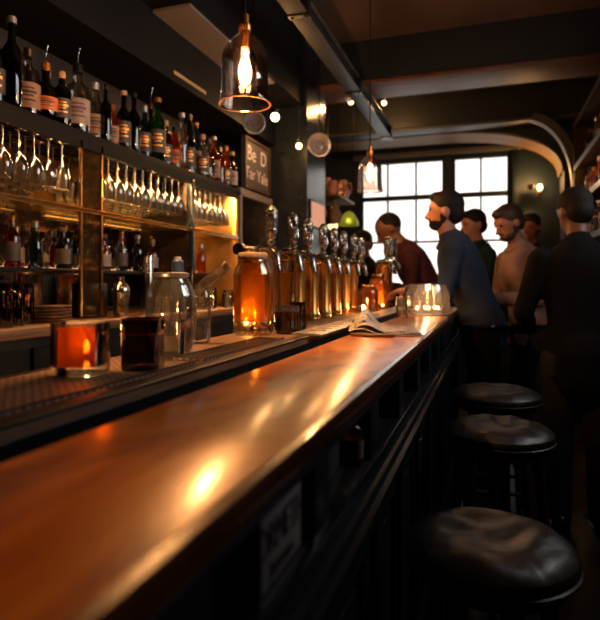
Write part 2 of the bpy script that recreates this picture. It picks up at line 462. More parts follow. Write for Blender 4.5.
# trough
t = thing('drip_rail', 'narrow dark steel trough between bar top and brown service board', 'trough', (-.51, Y0, 1.0))
of = (-.51, Y0, 1.0)
g = G().box(-.56, CB-.001, Y0, Y1, 1.03, 1.045).box(-.563, -.556, Y0, Y1, 1.045, 1.085).box(CB-.007, CB-.001, Y0, Y1, 1.045, 1.085)
g.build('drip_trough', 'blackgloss', t, of)
t = thing('service_board', 'brown wooden service board behind the bar top, under the taps and jars', 'board', (-.71, Y0, 1.05))
of = (-.71, Y0, 1.05)
G().box(-.87, -.566, Y0, Y1, 1.06, 1.10, .003).build('board_plank', 'board', t, of)
G().box(-.60, -.562, Y0, Y1, 1.1, 1.106, .002).build('edge_strip', 'darkwood', t, of)
# bar front
t = thing('counter_panelling', 'blue-black panelled bar front with niches, mouldings and posts below the bar top', 'bar front', (-.4, Y0, 0))
of = (-.4, Y0, 0)
FX = -.212
g = G().box(-.85, -.31, Y0, Y1, 0, 1.028).box(-.44, -.31, Y0, Y1, 1.028, 1.045)
g.build('carcass', 'black', t, of)
G().box(-.31, FX, Y0, Y1, .86, .93).box(-.31, FX-.02, Y0, Y1, .0, .86).build('apron_board', 'black', t, of)
g = G().box(-.31, FX+.006, Y0, Y1, .93, .945, .002); g.build('niche_sill', 'blackgloss', t, of)
g = G().box(-.31, FX, Y0, Y1, 1.046, 1.056); g.build('top_rail', 'black', t, of)
posts = [-1.07, -.71, -.35, .01, .37, .72, 1.08, 1.425, 1.79, 2.15, 2.51, 2.87, 3.23, 3.59, 3.95, 4.26]
for y in posts:
    G().box(-.31, FX, y-.036, y+.036, .945, 1.046, .003).build('post', 'black', t, of)
# mouldings
mp = [(FX-.02, .838), (FX+.008, .838), (FX+.008, .846), (FX+.018, .85), (FX+.018, .860), (FX+.010, .863), (FX+.024, .872), (FX+.024, .882), (FX+.014, .886), (FX+.008, .896), (FX-.001, .90)]
G().prism(mp, 'y', Y0, Y1).build('dado_moulding', 'blackgloss', t, of)
G().prism([(FX-.021, 0), (FX+.006, 0), (FX+.006, .12), (FX-.004, .14), (FX-.021, .145)], 'y', Y0, Y1).build('skirting', 'blackgloss', t, of)
for y in posts[:-1]:
    a, b = y+.05, y+.31
    g = G()
    q = .018
    for (ya, yb, za, zb) in ((a, a+q, .2, .79), (b-q, b, .2, .79), (a, b, .2, .2+q), (a, b, .79-q, .79)):
        g.box(FX-.021, FX-.006, ya, yb, za, zb, .004)
    g.box(FX-.021, FX-.012, a+.05, b-.05, .25, .74, .006)
    g.build('raised_panel', 'blackgloss', t, of)
# niche contents
def niche_sign(y0, y1, lines, mtl, label, frame='steeldk', inkm='ink', emblem=False, xs_=-.262):
    s = thing('niche_sign', label, 'sign', (xs_, (y0+y1)/2, .9455))
    w = (y1-y0)/2
    G().box(-.006, .006, -w, w, 0, .100, .002).build('sign_board', mtl, s)
    g = G().box(.006, .011, -w, w, 0, .006).box(.006, .011, -w, w, .094, .100).box(.006, .011, -w, -w+.006, .006, .094).box(.006, .011, w-.006, w, .006, .094)
    g.build('sign_frame', frame, s)
    for (txt, z, sz, wr) in lines:
        text(txt, sz, inkm, s, (.0068, 0, z), (PI/2, 0, PI/2), wrap=wr)
    if emblem:
        g = G()
        for k in range(7):
            a = k*.9; g.tube([(.008, -w*.4+.03*math.cos(a), .05+.02*math.sin(a)), (.010, -w*.4+.05*math.cos(a+.6), .05+.03*math.sin(a+.6)), (.008, -w*.4+.06*math.cos(a+1.3), .05+.018*math.sin(a+1.3))], .0022, 6)
        g.build('gold_emblem', 'gold', s)
    return s
signm = mat('faded_grey_sign', (.32, .28, .28), .6, s=14)
niche_sign(.525, .68, [('ORMETH', .056, .036, (1, 1.35, 1)), ('Jumas', .022, .026, (1.3, 1, 1))], signm, 'faded grey sign with dark capital letters in the nearest niche of the bar front', xs_=-.232)
niche_sign(.765, .985, [('OUEAL', .07, .026, (1, 1, 1)), ('Svrsl', .05, .028, (1.2, 1, 1))], 'paperd', 'dark sign with orange scrollwork in the second niche of the bar front', inkm='gold', emblem=True)
niche_sign(1.16, 1.36, [('Yol', .07, .034, (1, 1, 1)), ('BORS', .03, .024, (1, 1, 1))], 'paperd', 'dark sign with pale lettering in the third niche of the bar front', inkm='chalk')

niche_sign(1.53, 1.70, [('ALE', .05, .04, (1, 1, 1))], 'paperd', 'small dark sign behind the little orange bottle in the fourth niche', inkm='chalk')
# ---------------------------------------------------------------- bottles
def bottle_profile(kind, h, r):
    if kind == 'wine': return [(0, 0), (r*.9, 0), (r, .01), (r, h*.56), (r*.93, h*.62), (r*.42, h*.72), (r*.36, h*.78), (r*.34, h*.93), (r*.42, h*.935), (r*.42, h*.96), (0, h*.96)]
    if kind == 'spirit': return [(0, 0), (r*.95, 0), (r, .008), (r, h*.60), (r*.92, h*.67), (r*.45, h*.73), (r*.36, h*.77), (r*.36, h*.92), (0, h*.92)]
    if kind == 'round': return [(0, 0), (r*.8, 0), (r*.95, h*.06), (r, h*.25), (r*.97, h*.45), (r*.75, h*.58), (r*.40, h*.66), (r*.33, h*.72), (r*.33, h*.90), (0, h*.90)]
    return [(0, 0), (r*.95, 0), (r, .008), (r, h*.50), (r*.85, h*.62), (r*.5, h*.74), (r*.42, h*.80), (r*.40, h*.92), (0, h*.92)]   # taper
GL = {'clear': glass('clear_bottle_glass', (.86, .80, .74), .04, 1.2, .08, (.8, .7, .6)),
      'dark': glass('dark_bottle_glass', (.10, .08, .07), .05, 1.1),
      'green': glass('green_bottle_glass', (.12, .34, .14), .05, 1.1, .15, (.2, .6, .25)),
      'amber': glass('amber_bottle_glass', (.90, .38, .08), .05, 1.1, .2, (1, .35, .06)),
      'orange': glass('orange_bottle_glass', (1, .30, .05), .05, .9, .45, (1, .26, .03)),
      'red': glass('red_bottle_glass', (.55, .10, .06), .05, 1.0, .25, (.8, .12, .05)),
      'blue': glass('blue_bottle_glass', (.15, .25, .34), .05, 1.1, .1, (.2, .35, .5))}
WORD = {'clear': 'clear glass', 'dark': 'dark glass', 'green': 'green glass', 'amber': 'amber glass', 'orange': 'bright orange', 'red': 'dark red', 'blue': 'blue-grey glass'}
KW = {'wine': 'long-necked', 'spirit': 'square-shouldered', 'round': 'round-bellied', 'taper': 'tapering'}
LW = {'w': 'white label', 'c': 'cream label', 'd': 'black label', 'o': 'orange label', None: 'no label'}
def bottle(kind, h, r, col, lab, capm, loc, label, group, detail=True, extra=None):
    t = thing('bottle', label, 'bottle', loc, group)
    pr = bottle_profile(kind, h, r); top = pr[-1][1]; nr = pr[-2][0]
    G().lathe(pr, n=20).build('bottle_glass', GL[col], t)
    if lab:
        z0, z1 = h*.12, h*(.48 if kind != 'taper' else .44)
        if kind == 'round': z0, z1 = h*.18, h*.40
        G().lathe([(r*1.015, z0), (r*1.015, z1)], n=24).build('paper_label', 'paper'+lab, t)
        if detail:
            g = G(); rr = r*1.03
            for k, (zz, wd) in enumerate(((.78, .6), (.62, .8), (.48, .5), (.3, .7))):
                z = z0+(z1-z0)*zz; hh = (z1-z0)*(.035 if k != 1 else .06)
                a0 = math.atan2(-loc[1], -loc[0])
                g.lathe([(rr, z-hh), (rr, z+hh)], n=8, ang=(a0-wd*.9, a0+wd*.9))
            g.build('label_print', 'inkp' if lab == 'w' else ('gold' if lab in 'd' else 'ink'), t)
    ch = h-top
    G().lathe([(0, top-.012), (nr*1.15, top-.012), (nr*1.15, h-.004), (nr*.9, h), (0, h)], n=14).build('bottle_cap', capm, t)
    if extra == 'pourer':
        G().tube([(0, 0, h), (0, 0, h+.03), (.008, .004, h+.07)], [.006, .004, .0025], 8).build('pourer_spout', 'chrome', t)
    return t

# ---------------------------------------------------------------- back bar
BX, BW = -1.60, -1.955    # front edge, back
t = thing('back_bar', 'tall dark back bar shelving with glass columns, mirror and lit stemware rack', 'back bar', (-1.78, .4, 0))
of = (-1.78, .4, 0)
B0, B1 = .4, 3.42
G().box(BW, BX, B0, B1, 1.872, 1.912, .002).box(BX-.006, BX, B0, B1, 1.840, 1.873).build('top_shelf', 'matteblack', t, of)
G().box(BW, BW+.012, B0, B1, 1.60, 1.872).build('rack_back_panel', 'amberback', t, of)
G().box(BW, BW+.012, B0, B1, 1.135, 1.60).build('mirror_panel', 'mirror', t, of)
G().box(BW, BX+.01, B0, B1, 1.578, 1.588).build('glass_shelf', 'goldpane', t, of)
G().box(BX, BX+.006, B0, B1, 1.574, 1.592).build('shelf_edge_trim', 'brass', t, of)
G().box(BW+.012, -1.74, B0, B1, 1.325, 1.343, .002).build('middle_shelf', 'blackgloss', t, of)
for y in (1.905, 2.035):
    G().box(BX-.012, BX, y-.006, y+.006, 1.14, 1.872).build('brass_edge', 'brass', t, of)
G().box(BX-.009, BX-.003, 1.911, 2.029, 1.14, 1.872).build('glass_column', 'goldpane', t, of)
G().box(BX-.03, BX+.004, 2.80, 2.835, 1.14, 1.872, .002).build('upright_post', 'blackgloss', t, of)
G().box(BW+.012, BX, 3.39, 3.42, 1.14, 1.872, .002).build('end_panel', 'amberback', t, of)
G().box(BW+.012, BX-.03, 2.812, 2.822, 1.14, 1.872, .001).build('bay_divider', 'darkwood', t, of)
for x in (-1.655, -1.735, -1.815, -1.895):
    for sx in (-.017, .017):
        G().box(x+sx-.003, x+sx+.003, B0, 3.39, 1.855, 1.871).build('stemware_rail', 'steeldk', t, of)
# light strips (LED strips under the shelf; those at the back are added)
G().box(-1.622, -1.612, 1.0, 1.88, 1.8695, 1.8715).build('light_strip', emis('dim_warm_strip', (1, .50, .2), 170), t, of)
G().box(-1.622, -1.612, 2.06, 2.79, 1.8695, 1.8715).build('light_strip', 'strip', t, of)
G().box(-1.622, -1.612, 2.86, 3.38, 1.8695, 1.8715).build('light_strip', 'strip2', t, of)
G().box(-1.93, -1.92, 1.0, 3.38, 1.344, 1.350).build('light_strip', emis('added_faint_strip', (1, .5, .2), 4.5), t, of)  # strip added to brighten the dark middle-shelf bottles
for (a, b, e) in ((1.0, 1.88, 5), (2.06, 2.80, 16), (2.85, 3.38, 60)):
    G().box(-1.938, -1.928, a, b, 1.589, 1.593).build('light_strip', emis('added_wash_strip', (1, .52, .17), e), t, of)  # strips added to wash the back panel gold behind the glasses
# back counter + cabinet
t = thing('back_counter', 'dark cabinet with a wooden counter under the back bar shelves', 'cabinet', (-1.7, -.5, 0))
of = (-1.7, -.5, 0)
G().box(-1.955, -1.45, -.5, 4.0, 1.095, 1.13, .004).build('counter_slab', 'board', t, of)
G().box(-1.955, -1.48, -.5, 4.0, 0, 1.095).build('carcass', 'black', t, of)
for k in range(7):
    y = -.35+k*.62
    d = G().box(-1.48, -1.465, y, y+.58, .12, 1.06, .004).build('door', 'matteblack', t, of)
    G().tube([(-1.465, y+.5, .8), (-1.45, y+.5, .8), (-1.45, y+.5, .9), (-1.465, y+.5, .9)], .005).build('handle', 'brass', d, of)
# wall frame + chalkboard beyond the back bar
t = thing('glazed_partition', 'dark framed glass partition at the far end of the back bar', 'partition', (-1.62, 3.46, 1.13))
of = (-1.62, 3.46, 1.13)
ya, yb = 3.46, 4.05
g = G().box(-1.63, -1.60, ya, ya+.03, 1.13, 1.90).box(-1.63, -1.60, yb-.03, yb, 1.13, 1.90).box(-1.63, -1.60, ya, yb, 1.88, 1.93)
g.build('partition_frame', 'greypaint', t, of)
G().box(-1.618, -1.612, ya+.03, yb-.03, 1.131, 1.88).build('partition_pane', 'glassthick', t, of)
t = thing('chalkboard', 'small dark chalkboard with two lines of chalk writing above the partition', 'chalkboard', (-1.60, 3.74, 1.94))
G().box(-.02, 0, -.22, .24, 0, .36).build('board_panel', 'paperd', t)
g = G().box(0, .012, -.22, -.20, 0, .36).box(0, .012, .22, .24, 0, .36).box(0, .012, -.2, .22, 0, .02).box(0, .012, -.2, .22, .34, .36)
g.build('board_frame', 'darkwood', t)
text('Be  D', .15, 'chalk', t, (.003, 0, .25), (PI/2, 0, PI/2)); text('Tar Yale', .12, 'chalk', t, (.003, 0, .11), (PI/2, 0, PI/2))

# stemware
def stem_glass():
    t = thing('wine_glass', 'x', 'wine glass')
    p = [(0, 0), (.034, -.001), (.034, -.003), (.006, -.008), (.004, -.02), (.004, -.088), (.010, -.098), (.030, -.118), (.038, -.145), (.037, -.17), (.030, -.205), (.0285, -.205), (.0355, -.17), (.0365, -.145), (.028, -.121), (.006, -.101), (0, -.1)]
    G().lathe(p, n=16).build('bowl_and_stem', 'stemglass', t)
    return t
sg = stem_glass(); first = True
bays = [(1.34, 1.89, 8, 'left bay of the rack', 'stemware hanging in the left bay'), (2.08, 2.79, 11, 'middle bay of the rack', 'stemware hanging in the middle bay'), (2.87, 3.36, 8, 'brightly lit far bay of the rack', 'stemware hanging in the far bay')]
for (a, b, n, wh, gr) in bays:
    for q_, x in enumerate((-1.655, -1.735, -1.815, -1.895)):
        for i in range(n):
            o = sg if first else copy_tree(sg); first = False
            o.location = (x, a+(b-a)*(i+.5*(q_ % 2))/(n-.5), 1.8545); o.scale = (.86, .86, .95)
            tag(o, 'stemmed glass hanging upside down in the '+wh, 'wine glass', gr)
# liquor row above
row = [(-6, 'taper', .28, .04, 'dark', 'd', None), (12, 'wine', .33, .036, 'dark', None, None), (28, 'spirit', .27, .045, 'clear', 'c', None), (46, 'round', .24, .047, 'dark', 'o', 'pourer'), (62, 'spirit', .22, .036, 'dark', 'd', None),
       (78, 'spirit', .30, .050, 'clear', 'w', 'pourer'), (95, 'taper', .27, .042, 'clear', 'c', None), (106, 'wine', .26, .025, 'dark', None, None), (113, 'spirit', .20, .028, 'orange', 'c', None), (124, 'wine', .29, .034, 'dark', 'd', None),
       (134, 'wine', .30, .033, 'dark', 'w', None), (145, 'spirit', .27, .033, 'blue', 'w', None), (151, 'round', .31, .030, 'dark', None, 'pourer'), (158, 'wine', .33, .040, 'green', 'w', None), (166, 'spirit', .26, .036, 'red', 'd', None),
       (175, 'taper', .24, .040, 'orange', 'o', None), (182, 'wine', .32, .036, 'clear', 'c', None), (190, 'taper', .36, .032, 'dark', 'd', None), (196, 'wine', .34, .035, 'blue', 'w', None), (203, 'spirit', .26, .038, 'clear', 'w', None),
       (208, 'round', .27, .045, 'clear', 'c', None), (214, 'wine', .30, .040, 'amber', 'c', None), (220, 'spirit', .25, .040, 'red', 'w', None), (226, 'taper', .28, .040, 'amber', 'd', None), (232, 'wine', .26, .040, 'dark', 'w', None)]
ordn = ['first', 'second', 'third', 'fourth', 'fifth', 'sixth', 'seventh', 'eighth', 'ninth', 'tenth', 'eleventh', 'twelfth', 'thirteenth', 'fourteenth', 'fifteenth', 'sixteenth', 'seventeenth', 'eighteenth', 'nineteenth', 'twentieth', 'twenty-first', 'twenty-second', 'twenty-third', 'twenty-fourth', 'twenty-fifth', 'twenty-sixth', 'twenty-seventh', 'twenty-eighth', 'twenty-ninth', 'thirtieth']
caps = ['blackmetal', 'brass', 'cork', 'steel', 'copper']
for i, (px, k, h, r, c, lb, ex) in enumerate(row):
    if i > 8 and i % 3 and lb in ('w', 'c'): lb = 'd' if i % 2 else None
    X = -1.665+(.03 if i % 3 == 1 else 0)-(.02 if i % 4 == 2 else 0)
    y = Yat(px, X)
    bottle(k, h, r, c, lb, caps[(i*3) % 5], (X, y, 1.912), '%s %s bottle, %s, %s from left on top shelf' % (KW[k], WORD[c], LW[lb], ordn[i]), 'bottles in the front row of the top shelf', extra=ex)
bottle('round', .098, .022, 'orange', 'o', 'brass', (-.245, 1.495, .9455), 'little orange bottle standing in the fourth niche of the bar front', None)
bottle('spirit', .095, .018, 'amber', 'c', 'brass', (-.240, 1.018, .9455), 'little amber bottle at the far side of the second niche', None)
# back row on the top shelf
kinds = ['wine', 'spirit', 'taper', 'round']; cc = ['dark', 'amber', 'dark', 'clear', 'green', 'dark', 'red']; ll = [None, 'd', 'c', 'w']
for i in range(16):
    y = 1.72+i*.105; k = kinds[(i*3+1) % 4]; c = cc[(i*5) % 7]; lb = ll[(i*3) % 4]
    bottle(k, .24+.06*((i*7) % 5)/5, .036, c, lb, caps[i % 5], (-1.80, y, 1.912), '%s %s bottle, %s, %s in the top shelf back row' % (KW[k], WORD[c], LW[lb], ordn[i]), 'bottles in the back row of the top shelf', False)
# middle shelf bottles
for i in range(25):
    y = 1.60+i*.070
    k = kinds[(i*5+2) % 4]; c = ['dark', 'clear', 'amber', 'clear', 'dark', 'blue', 'red'][(i*3) % 7]; lb = ['w', 'c', 'w', None, 'd'][(i*2) % 5]
    if 1.88 < y < 1.9: y -= .02
    bottle(k, .16+.06*((i*7) % 5)/5, .032, c, lb, caps[(i*2) % 5], (-1.80-.05*(i % 2), y, 1.343), '%s %s bottle, %s, %s from left before the mirror' % (KW[k], WORD[c], LW[lb], ordn[i]), 'bottles on the middle shelf before the mirror', False)

# things on the back counter
def tumbler(name, label, cat, loc, r, h, n=24, sq=0, wall=.003, basez=.012, m='glassthick', liquid=None, lev=.7, taper=1.0, group=None, rz=0, ribs=False):
    t = thing(name, label, cat, loc, group, rz)
    r0 = r*taper
    G().lathe([(0, 0), (r0*.96, 0), (r0, .004), (r, h), (r-wall, h), (r0-wall, basez), (0, basez)], n=n, sq=sq).build('glass_body', m, t)
    if liquid:
        rl = r0+(r-r0)*lev-wall-.0008
        G().lathe([(0, basez+.0008), (r0-wall-.0008, basez+.0008), (rl, h*lev), (0, h*lev)], n=n, sq=sq).build('liquid', liquid, t)
    if ribs:
        g = G()
        for k in range(14):
            a = 2*PI*k/14; g.tube([((r0+.001)*math.cos(a), (r0+.001)*math.sin(a), .012), ((r+.001)*math.cos(a), (r+.001)*math.sin(a), h*.75)], .0022, 5)
        g.build('fluting', m, t)
    return t
for i, (px, X) in enumerate(((3, -1.55), (14, -1.57), (24, -1.62))):
    tumbler('highball_glass', 'dark fluted highball glass on the back counter, %s from the left' % ordn[i], 'glass', (X, Yat(px, X), 1.13), .034, .15, m='smoke', ribs=True, group='fluted glasses on the back counter')
# plates
for i in range(5):
    y = Yat(49, -1.62)
    t = thing('plate', 'brown stoneware plate, %s of the stack on the back counter' % ['bottom one', 'second up', 'middle one', 'second from top', 'top one'][i], 'plate', (-1.62, y, 1.1302+i*.0125), 'stacked stoneware plates')
    G().lathe([(0, 0), (.05, 0), (.055, .003), (.082, .010), (.084, .012), (.080, .0122), (.052, .006), (0, .005)], n=28).build('plate_dish', 'plate', t)
# shaker
t = thing('cocktail_shaker', 'steel cocktail shaker standing on the back counter', 'shaker', (-1.56, Yat(121, -1.56), 1.13))
G().lathe([(0, 0), (.030, 0), (.040, .11), (.040, .115), (0, .115)]).build('shaker_cup', 'chrome', t)
G().lathe([(.0405, .112), (.041, .12), (.030, .145), (.018, .155), (.018, .175), (.014, .18), (0, .18)]).build('shaker_lid', 'chrome', t)
# dark till box
t = thing('coffee_grinder', 'dark boxy machine between the plates and the shaker', 'machine', (-1.67, Yat(90, -1.67), 1.13))
G().box(-.05, .05, -.06, .06, 0, .15, .008).build('housing', 'black', t)
G().lathe([(0, .15), (.02, .15), (.042, .18), (0, .18)]).build('hopper', 'smoke', t)
G().lathe([(0, 0), (.008, 0), (.008, .012), (0, .012)], (.05, 0, .09), 12, mtx=Matrix.Rotation(PI/2, 3, 'Y')).build('knob', 'chrome', t)
# glasses lined up along the back counter
for i in range(13):
    y = 2.45+i*.115
    tumbler('tumbler_glass', 'small clear tumbler on the back counter, %s right of the shaker' % ordn[i], 'glass', (-1.54-.05*(i % 2), y, 1.13), .033, .085+.02*(i % 3), liquid='whiskey' if i % 4 == 1 else None, group='tumblers along the back counter')
t = thing('fruit_tray', 'shallow orange tray with citrus slices on the back counter', 'tray', (-1.80, 1.78, 1.13))
G().lathe([(0, 0), (.07, 0), (.08, .03), (.077, .03), (.068, .004), (0, .004)], n=26).build('tray_dish', 'copper', t)

# ---------------------------------------------------------------- things on the service board
ZC = 1.10
def mat_thing(label, x0, x1, y0, y1, ribs=False):
    t = thing('bar_mat', label, 'mat', ((x0+x1)/2, y0, ZC))
    of = ((x0+x1)/2, y0, ZC)
    G().box(x0, x1, y0, y1, ZC+.0004, ZC+.006, .002).build('mat_sheet', 'mat', t, of)
    g = G().box(x0, x0+.006, y0, y1, ZC+.006, ZC+.009).box(x1-.006, x1, y0, y1, ZC+.006, ZC+.009)
    if ribs:
        n = int((y1-y0)/.012)
        for k in range(n): g.box(x0+.01, x1-.01, y0+k*.012, y0+k*.012+.004, ZC+.006, ZC+.008)
    g.build('mat_ribs', 'darkwood', t, of)
mat_thing('wide woven brown bar mat under the amber glass tumblers', -.845, -.615, .12, 1.10)
mat_thing('narrow ribbed brown bar mat beside the glass jug', -.70, -.615, 1.14, 1.66, True)
SB = ZC+.0062
# amber whisky glass
t = tumbler('whisky_glass', 'square whisky glass full of red-amber drink on the woven mat', 'glass', (-.745, .885, SB+.0005), .047, .098, n=40, sq=5, wall=.005, basez=.016, m='glassthick', liquid='whiskey', lev=.93, rz=.35)
t = tumbler('dark_glass', 'square dark glass with an amber rim beside the whisky glass', 'glass', (-.667, .975, SB+.0005), .038, .100, n=40, sq=5, wall=.004, basez=.014, m='smoke', liquid=glass('dark_ale', (.16, .07, .03), .05, .5, .3, (.6, .24, .06)), lev=.9, rz=.3)
G().lathe([(.0385, .070), (.0388, .070), (.0388, .074), (.0385, .074)], n=40, sq=5).build('amber_band', 'copper', t)
G().lathe([(.0372, .0995), (.0390, .0995), (.0390, .1025), (.0372, .1025), (.0372, .0995)], n=40, sq=5).build('amber_rim', 'copper', t)
# water tumbler and jug
tumbler('water_glass', 'clear tumbler of iced water in front of the glass jug', 'glass', (-.735, 1.19, ZC+.0005), .036, .088, wall=.003, basez=.015, liquid='water', lev=.6, taper=.88)
t = thing('glass_jug', 'large round clear glass jug with a steel collar on the service board', 'jug', (-.800, 1.295, ZC+.0005))
G().lathe([(0, 0), (.048, 0), (.055, .006), (.062, .05), (.066, .10), (.064, .14), (.053, .178), (.042, .195), (.040, .205), (.037, .205), (.039, .193), (.050, .175), (.061, .14), (.063, .10), (.059, .05), (.051, .012), (0, .010)], n=32).build('jug_glass', 'jugglass', t)
G().lathe([(.0375, .195), (.046, .195), (.048, .199), (.048, .205), (.038, .208), (.0375, .195)], n=32).build('steel_collar', 'steel', t)
g = G()
for k in range(18):
    a = 2*PI*k/18; g.tube([(.0615*math.cos(a), .0615*math.sin(a), .04), (.0668*math.cos(a), .0668*math.sin(a), .10), (.0645*math.cos(a), .0645*math.sin(a), .138)], .0022, 5)
g.build('cut_flutes', 'jugglass', t)
G().tube([(.0, .062, .16), (.0, .085, .165), (.0, .100, .14), (.0, .100, .08), (.0, .082, .05), (.0, .060, .05)], .006, 10).build('handle', 'jugglass', t)
t = thing('glass_decanter', 'slender clear decanter with slanted corked spout right of the jug', 'decanter', (-.826, 1.505, ZC+.0005))
G().lathe([(0, 0), (.024, 0), (.028, .006), (.030, .06), (.030, .12), (.026, .15), (.017, .165), (.014, .17), (0, .17)], n=24).build('decanter_glass', 'jugglass', t)
G().tube([(-.004, -.012, .15), (.006, .004, .172), (.022, .012, .188), (.050, .022, .212), (.064, .028, .226)], [.018, .018, .017, .015, .014], 16).build('slanted_spout', 'jugglass', t)
G().tube([(.062, .027, .224), (.074, .032, .236)], [.0125, .014], 14).build('cork', 'cork', t)
# steel muddler cylinder and navy bottle behind jug
t = thing('bar_tool_holder', 'tall pale steel bar-tool cylinder behind the jug', 'holder', (-1.53, Yat(149, -1.53), 1.13))
G().lathe([(0, 0), (.02, 0), (.02, .27), (.018, .275), (0, .275)]).build('steel_cylinder', 'chrome', t)
G().lathe([(.0201, .05), (.0215, .05), (.0215, .06), (.0201, .06)]).build('ring', 'brass', t)
t = thing('syrup_bottle', 'navy blue syrup bottle behind the jug on the back counter', 'bottle', (-1.53, Yat(178, -1.53), 1.13))
G().lathe([(0, 0), (.034, 0), (.036, .01), (.036, .18), (.03, .20), (.03, .26), (.022, .27), (0, .27)]).build('bottle_body', 'bluecap', t)
G().lathe([(0, .268), (.018, .268), (.018, .285), (0, .285)]).build('bottle_cap', 'steel', t)

# amber jars
def jar(label, loc, r, h, lid='cork', grp=None):
    t = thing('amber_jar', label, 'jar', loc, grp)
    G().lathe([(0, 0), (r*.92, 0), (r*.96, .006), (r*.96, h*.12), (r, h*.15), (r, h*.70), (r*.93, h*.80), (r*.70, h*.90), (r*.66, h*.93), (r*.66, h*.96), (r*.62, h*.96), (r*.62, h*.92), (r*.66, h*.89), (r*.9, h*.79), (r*.965, h*.70), (r*.965, h*.17), (0, h*.15)], n=36).build('jar_glass', 'jaramber', t)
    G().lathe([(0, h*.155), (r*.955, h*.172), (r*.958, h*.70), (r*.885, h*.785), (r*.66, h*.87), (0, h*.87)], n=36).build('amber_liquid', 'cordial', t)
    G().lathe([(r*.63, h*.925), (r*.74, h*.925), (r*.76, h*.94), (r*.76, h*.985), (r*.72, h), (0, h), (0, h*.985), (r*.63, h*.965)], n=30).build('jar_lid', lid, t)
    g = G()
    for k in range(16):
        a = 2*PI*k/16; g.ell((r*.965*math.cos(a), r*.965*math.sin(a), h*.065), (.006, .006, h*.045), 8, 6)
    g.build('beaded_base', 'glassthick', t)
    return t
JY = 1.80
jar('large amber liquid jar with cork lid below the first beer tap', (-.785, JY, ZC+.0005), .068, .285)
jar('amber jar glowing orange behind the last copper tap columns', (-.70, 3.36, ZC+.0005), .06, .17, 'brass')
jar('amber jar standing beyond the tap rail near the second tap tower', (-.70, 3.66, ZC+.0005), .06, .24, 'brass')
# beer glass and dark tumbler
tumbler('beer_glass', 'tall pint glass of amber beer right of the large jar', 'glass', (-.745, 2.025, ZC+.0005), .034, .255, wall=.003, basez=.012, m='glass', liquid='cordial', lev=.86, taper=.85)
t = tumbler('dark_tumbler', 'dark fluted tumbler with lettered band at the foot of the beer glass', 'glass', (-.683, 1.868, ZC+.0005), .042, .100, m='smoke', liquid='whiskey', lev=.75, taper=.93, ribs=True)
G().lathe([(.0425, .078), (.0435, .078), (.0435, .098), (.0425, .098)], n=30).build('label_band', 'paperd', t)
text('MASA', .018, 'paperc', t, (.022, -.041, .088), (PI/2, 0, .49), ext=.002)
tumbler('short_tumbler', 'short dark tumbler right of the lettered one, before the copper columns', 'glass', (-.680, 1.975, ZC+.0005), .030, .108, m='smoke', liquid='whiskey', lev=.4, ribs=True)

for i, (x, y, lab) in enumerate(((-.815, .985, 'behind the square whisky glass'), (-.905+.05, 1.90, 'behind the large amber jar'), (-.70, 3.22, 'beside the glowing amber jar'), (-.69, 3.78, 'between the far jar and the far taps'))):  # candles added so the glasses, jars and liquids glow
    t = thing('added_candle', 'small added candle in a glass cup '+lab, 'candle', (x, y, (SB if i == 0 else ZC)+.0005), 'added candles on the service board')
    G().lathe([(0, 0), (.018, 0), (.020, .05), (.0185, .05), (.0165, .004), (0, .004)], n=20).build('candle_cup', 'glassthick', t)
    G().lathe([(0, .005), (.015, .005), (.015, .022), (0, .022)], n=16).build('wax', 'paperc', t)
    G().ell((0, 0, .038), (.006, .006, .014), 10, 8).build('flame', 'bulb', t)
    l = point('added_candle_light', (0, 0, .075), (.9, .9, 1.2, 1.2)[i], WARM, .01); l.parent = t
# steel drip plate
t = thing('drip_plate', 'long raised brushed steel plate lying beside the taps', 'plate', (-.575, 1.76, ZC))
g = G().prism([(-.052, .0065), (.045, .0065), (.052, .004), (.054, .0105), (.045, .0135), (-.052, .0135)], 'y', 0, 2.1)
g.build('steel_plate', 'steel', t)
g = G()
for k in range(20): g.box(-.028, .028, .12+k*.095, .13+k*.095, .0136, .0146)
g.build('drain_slots', 'blackmetal', t)

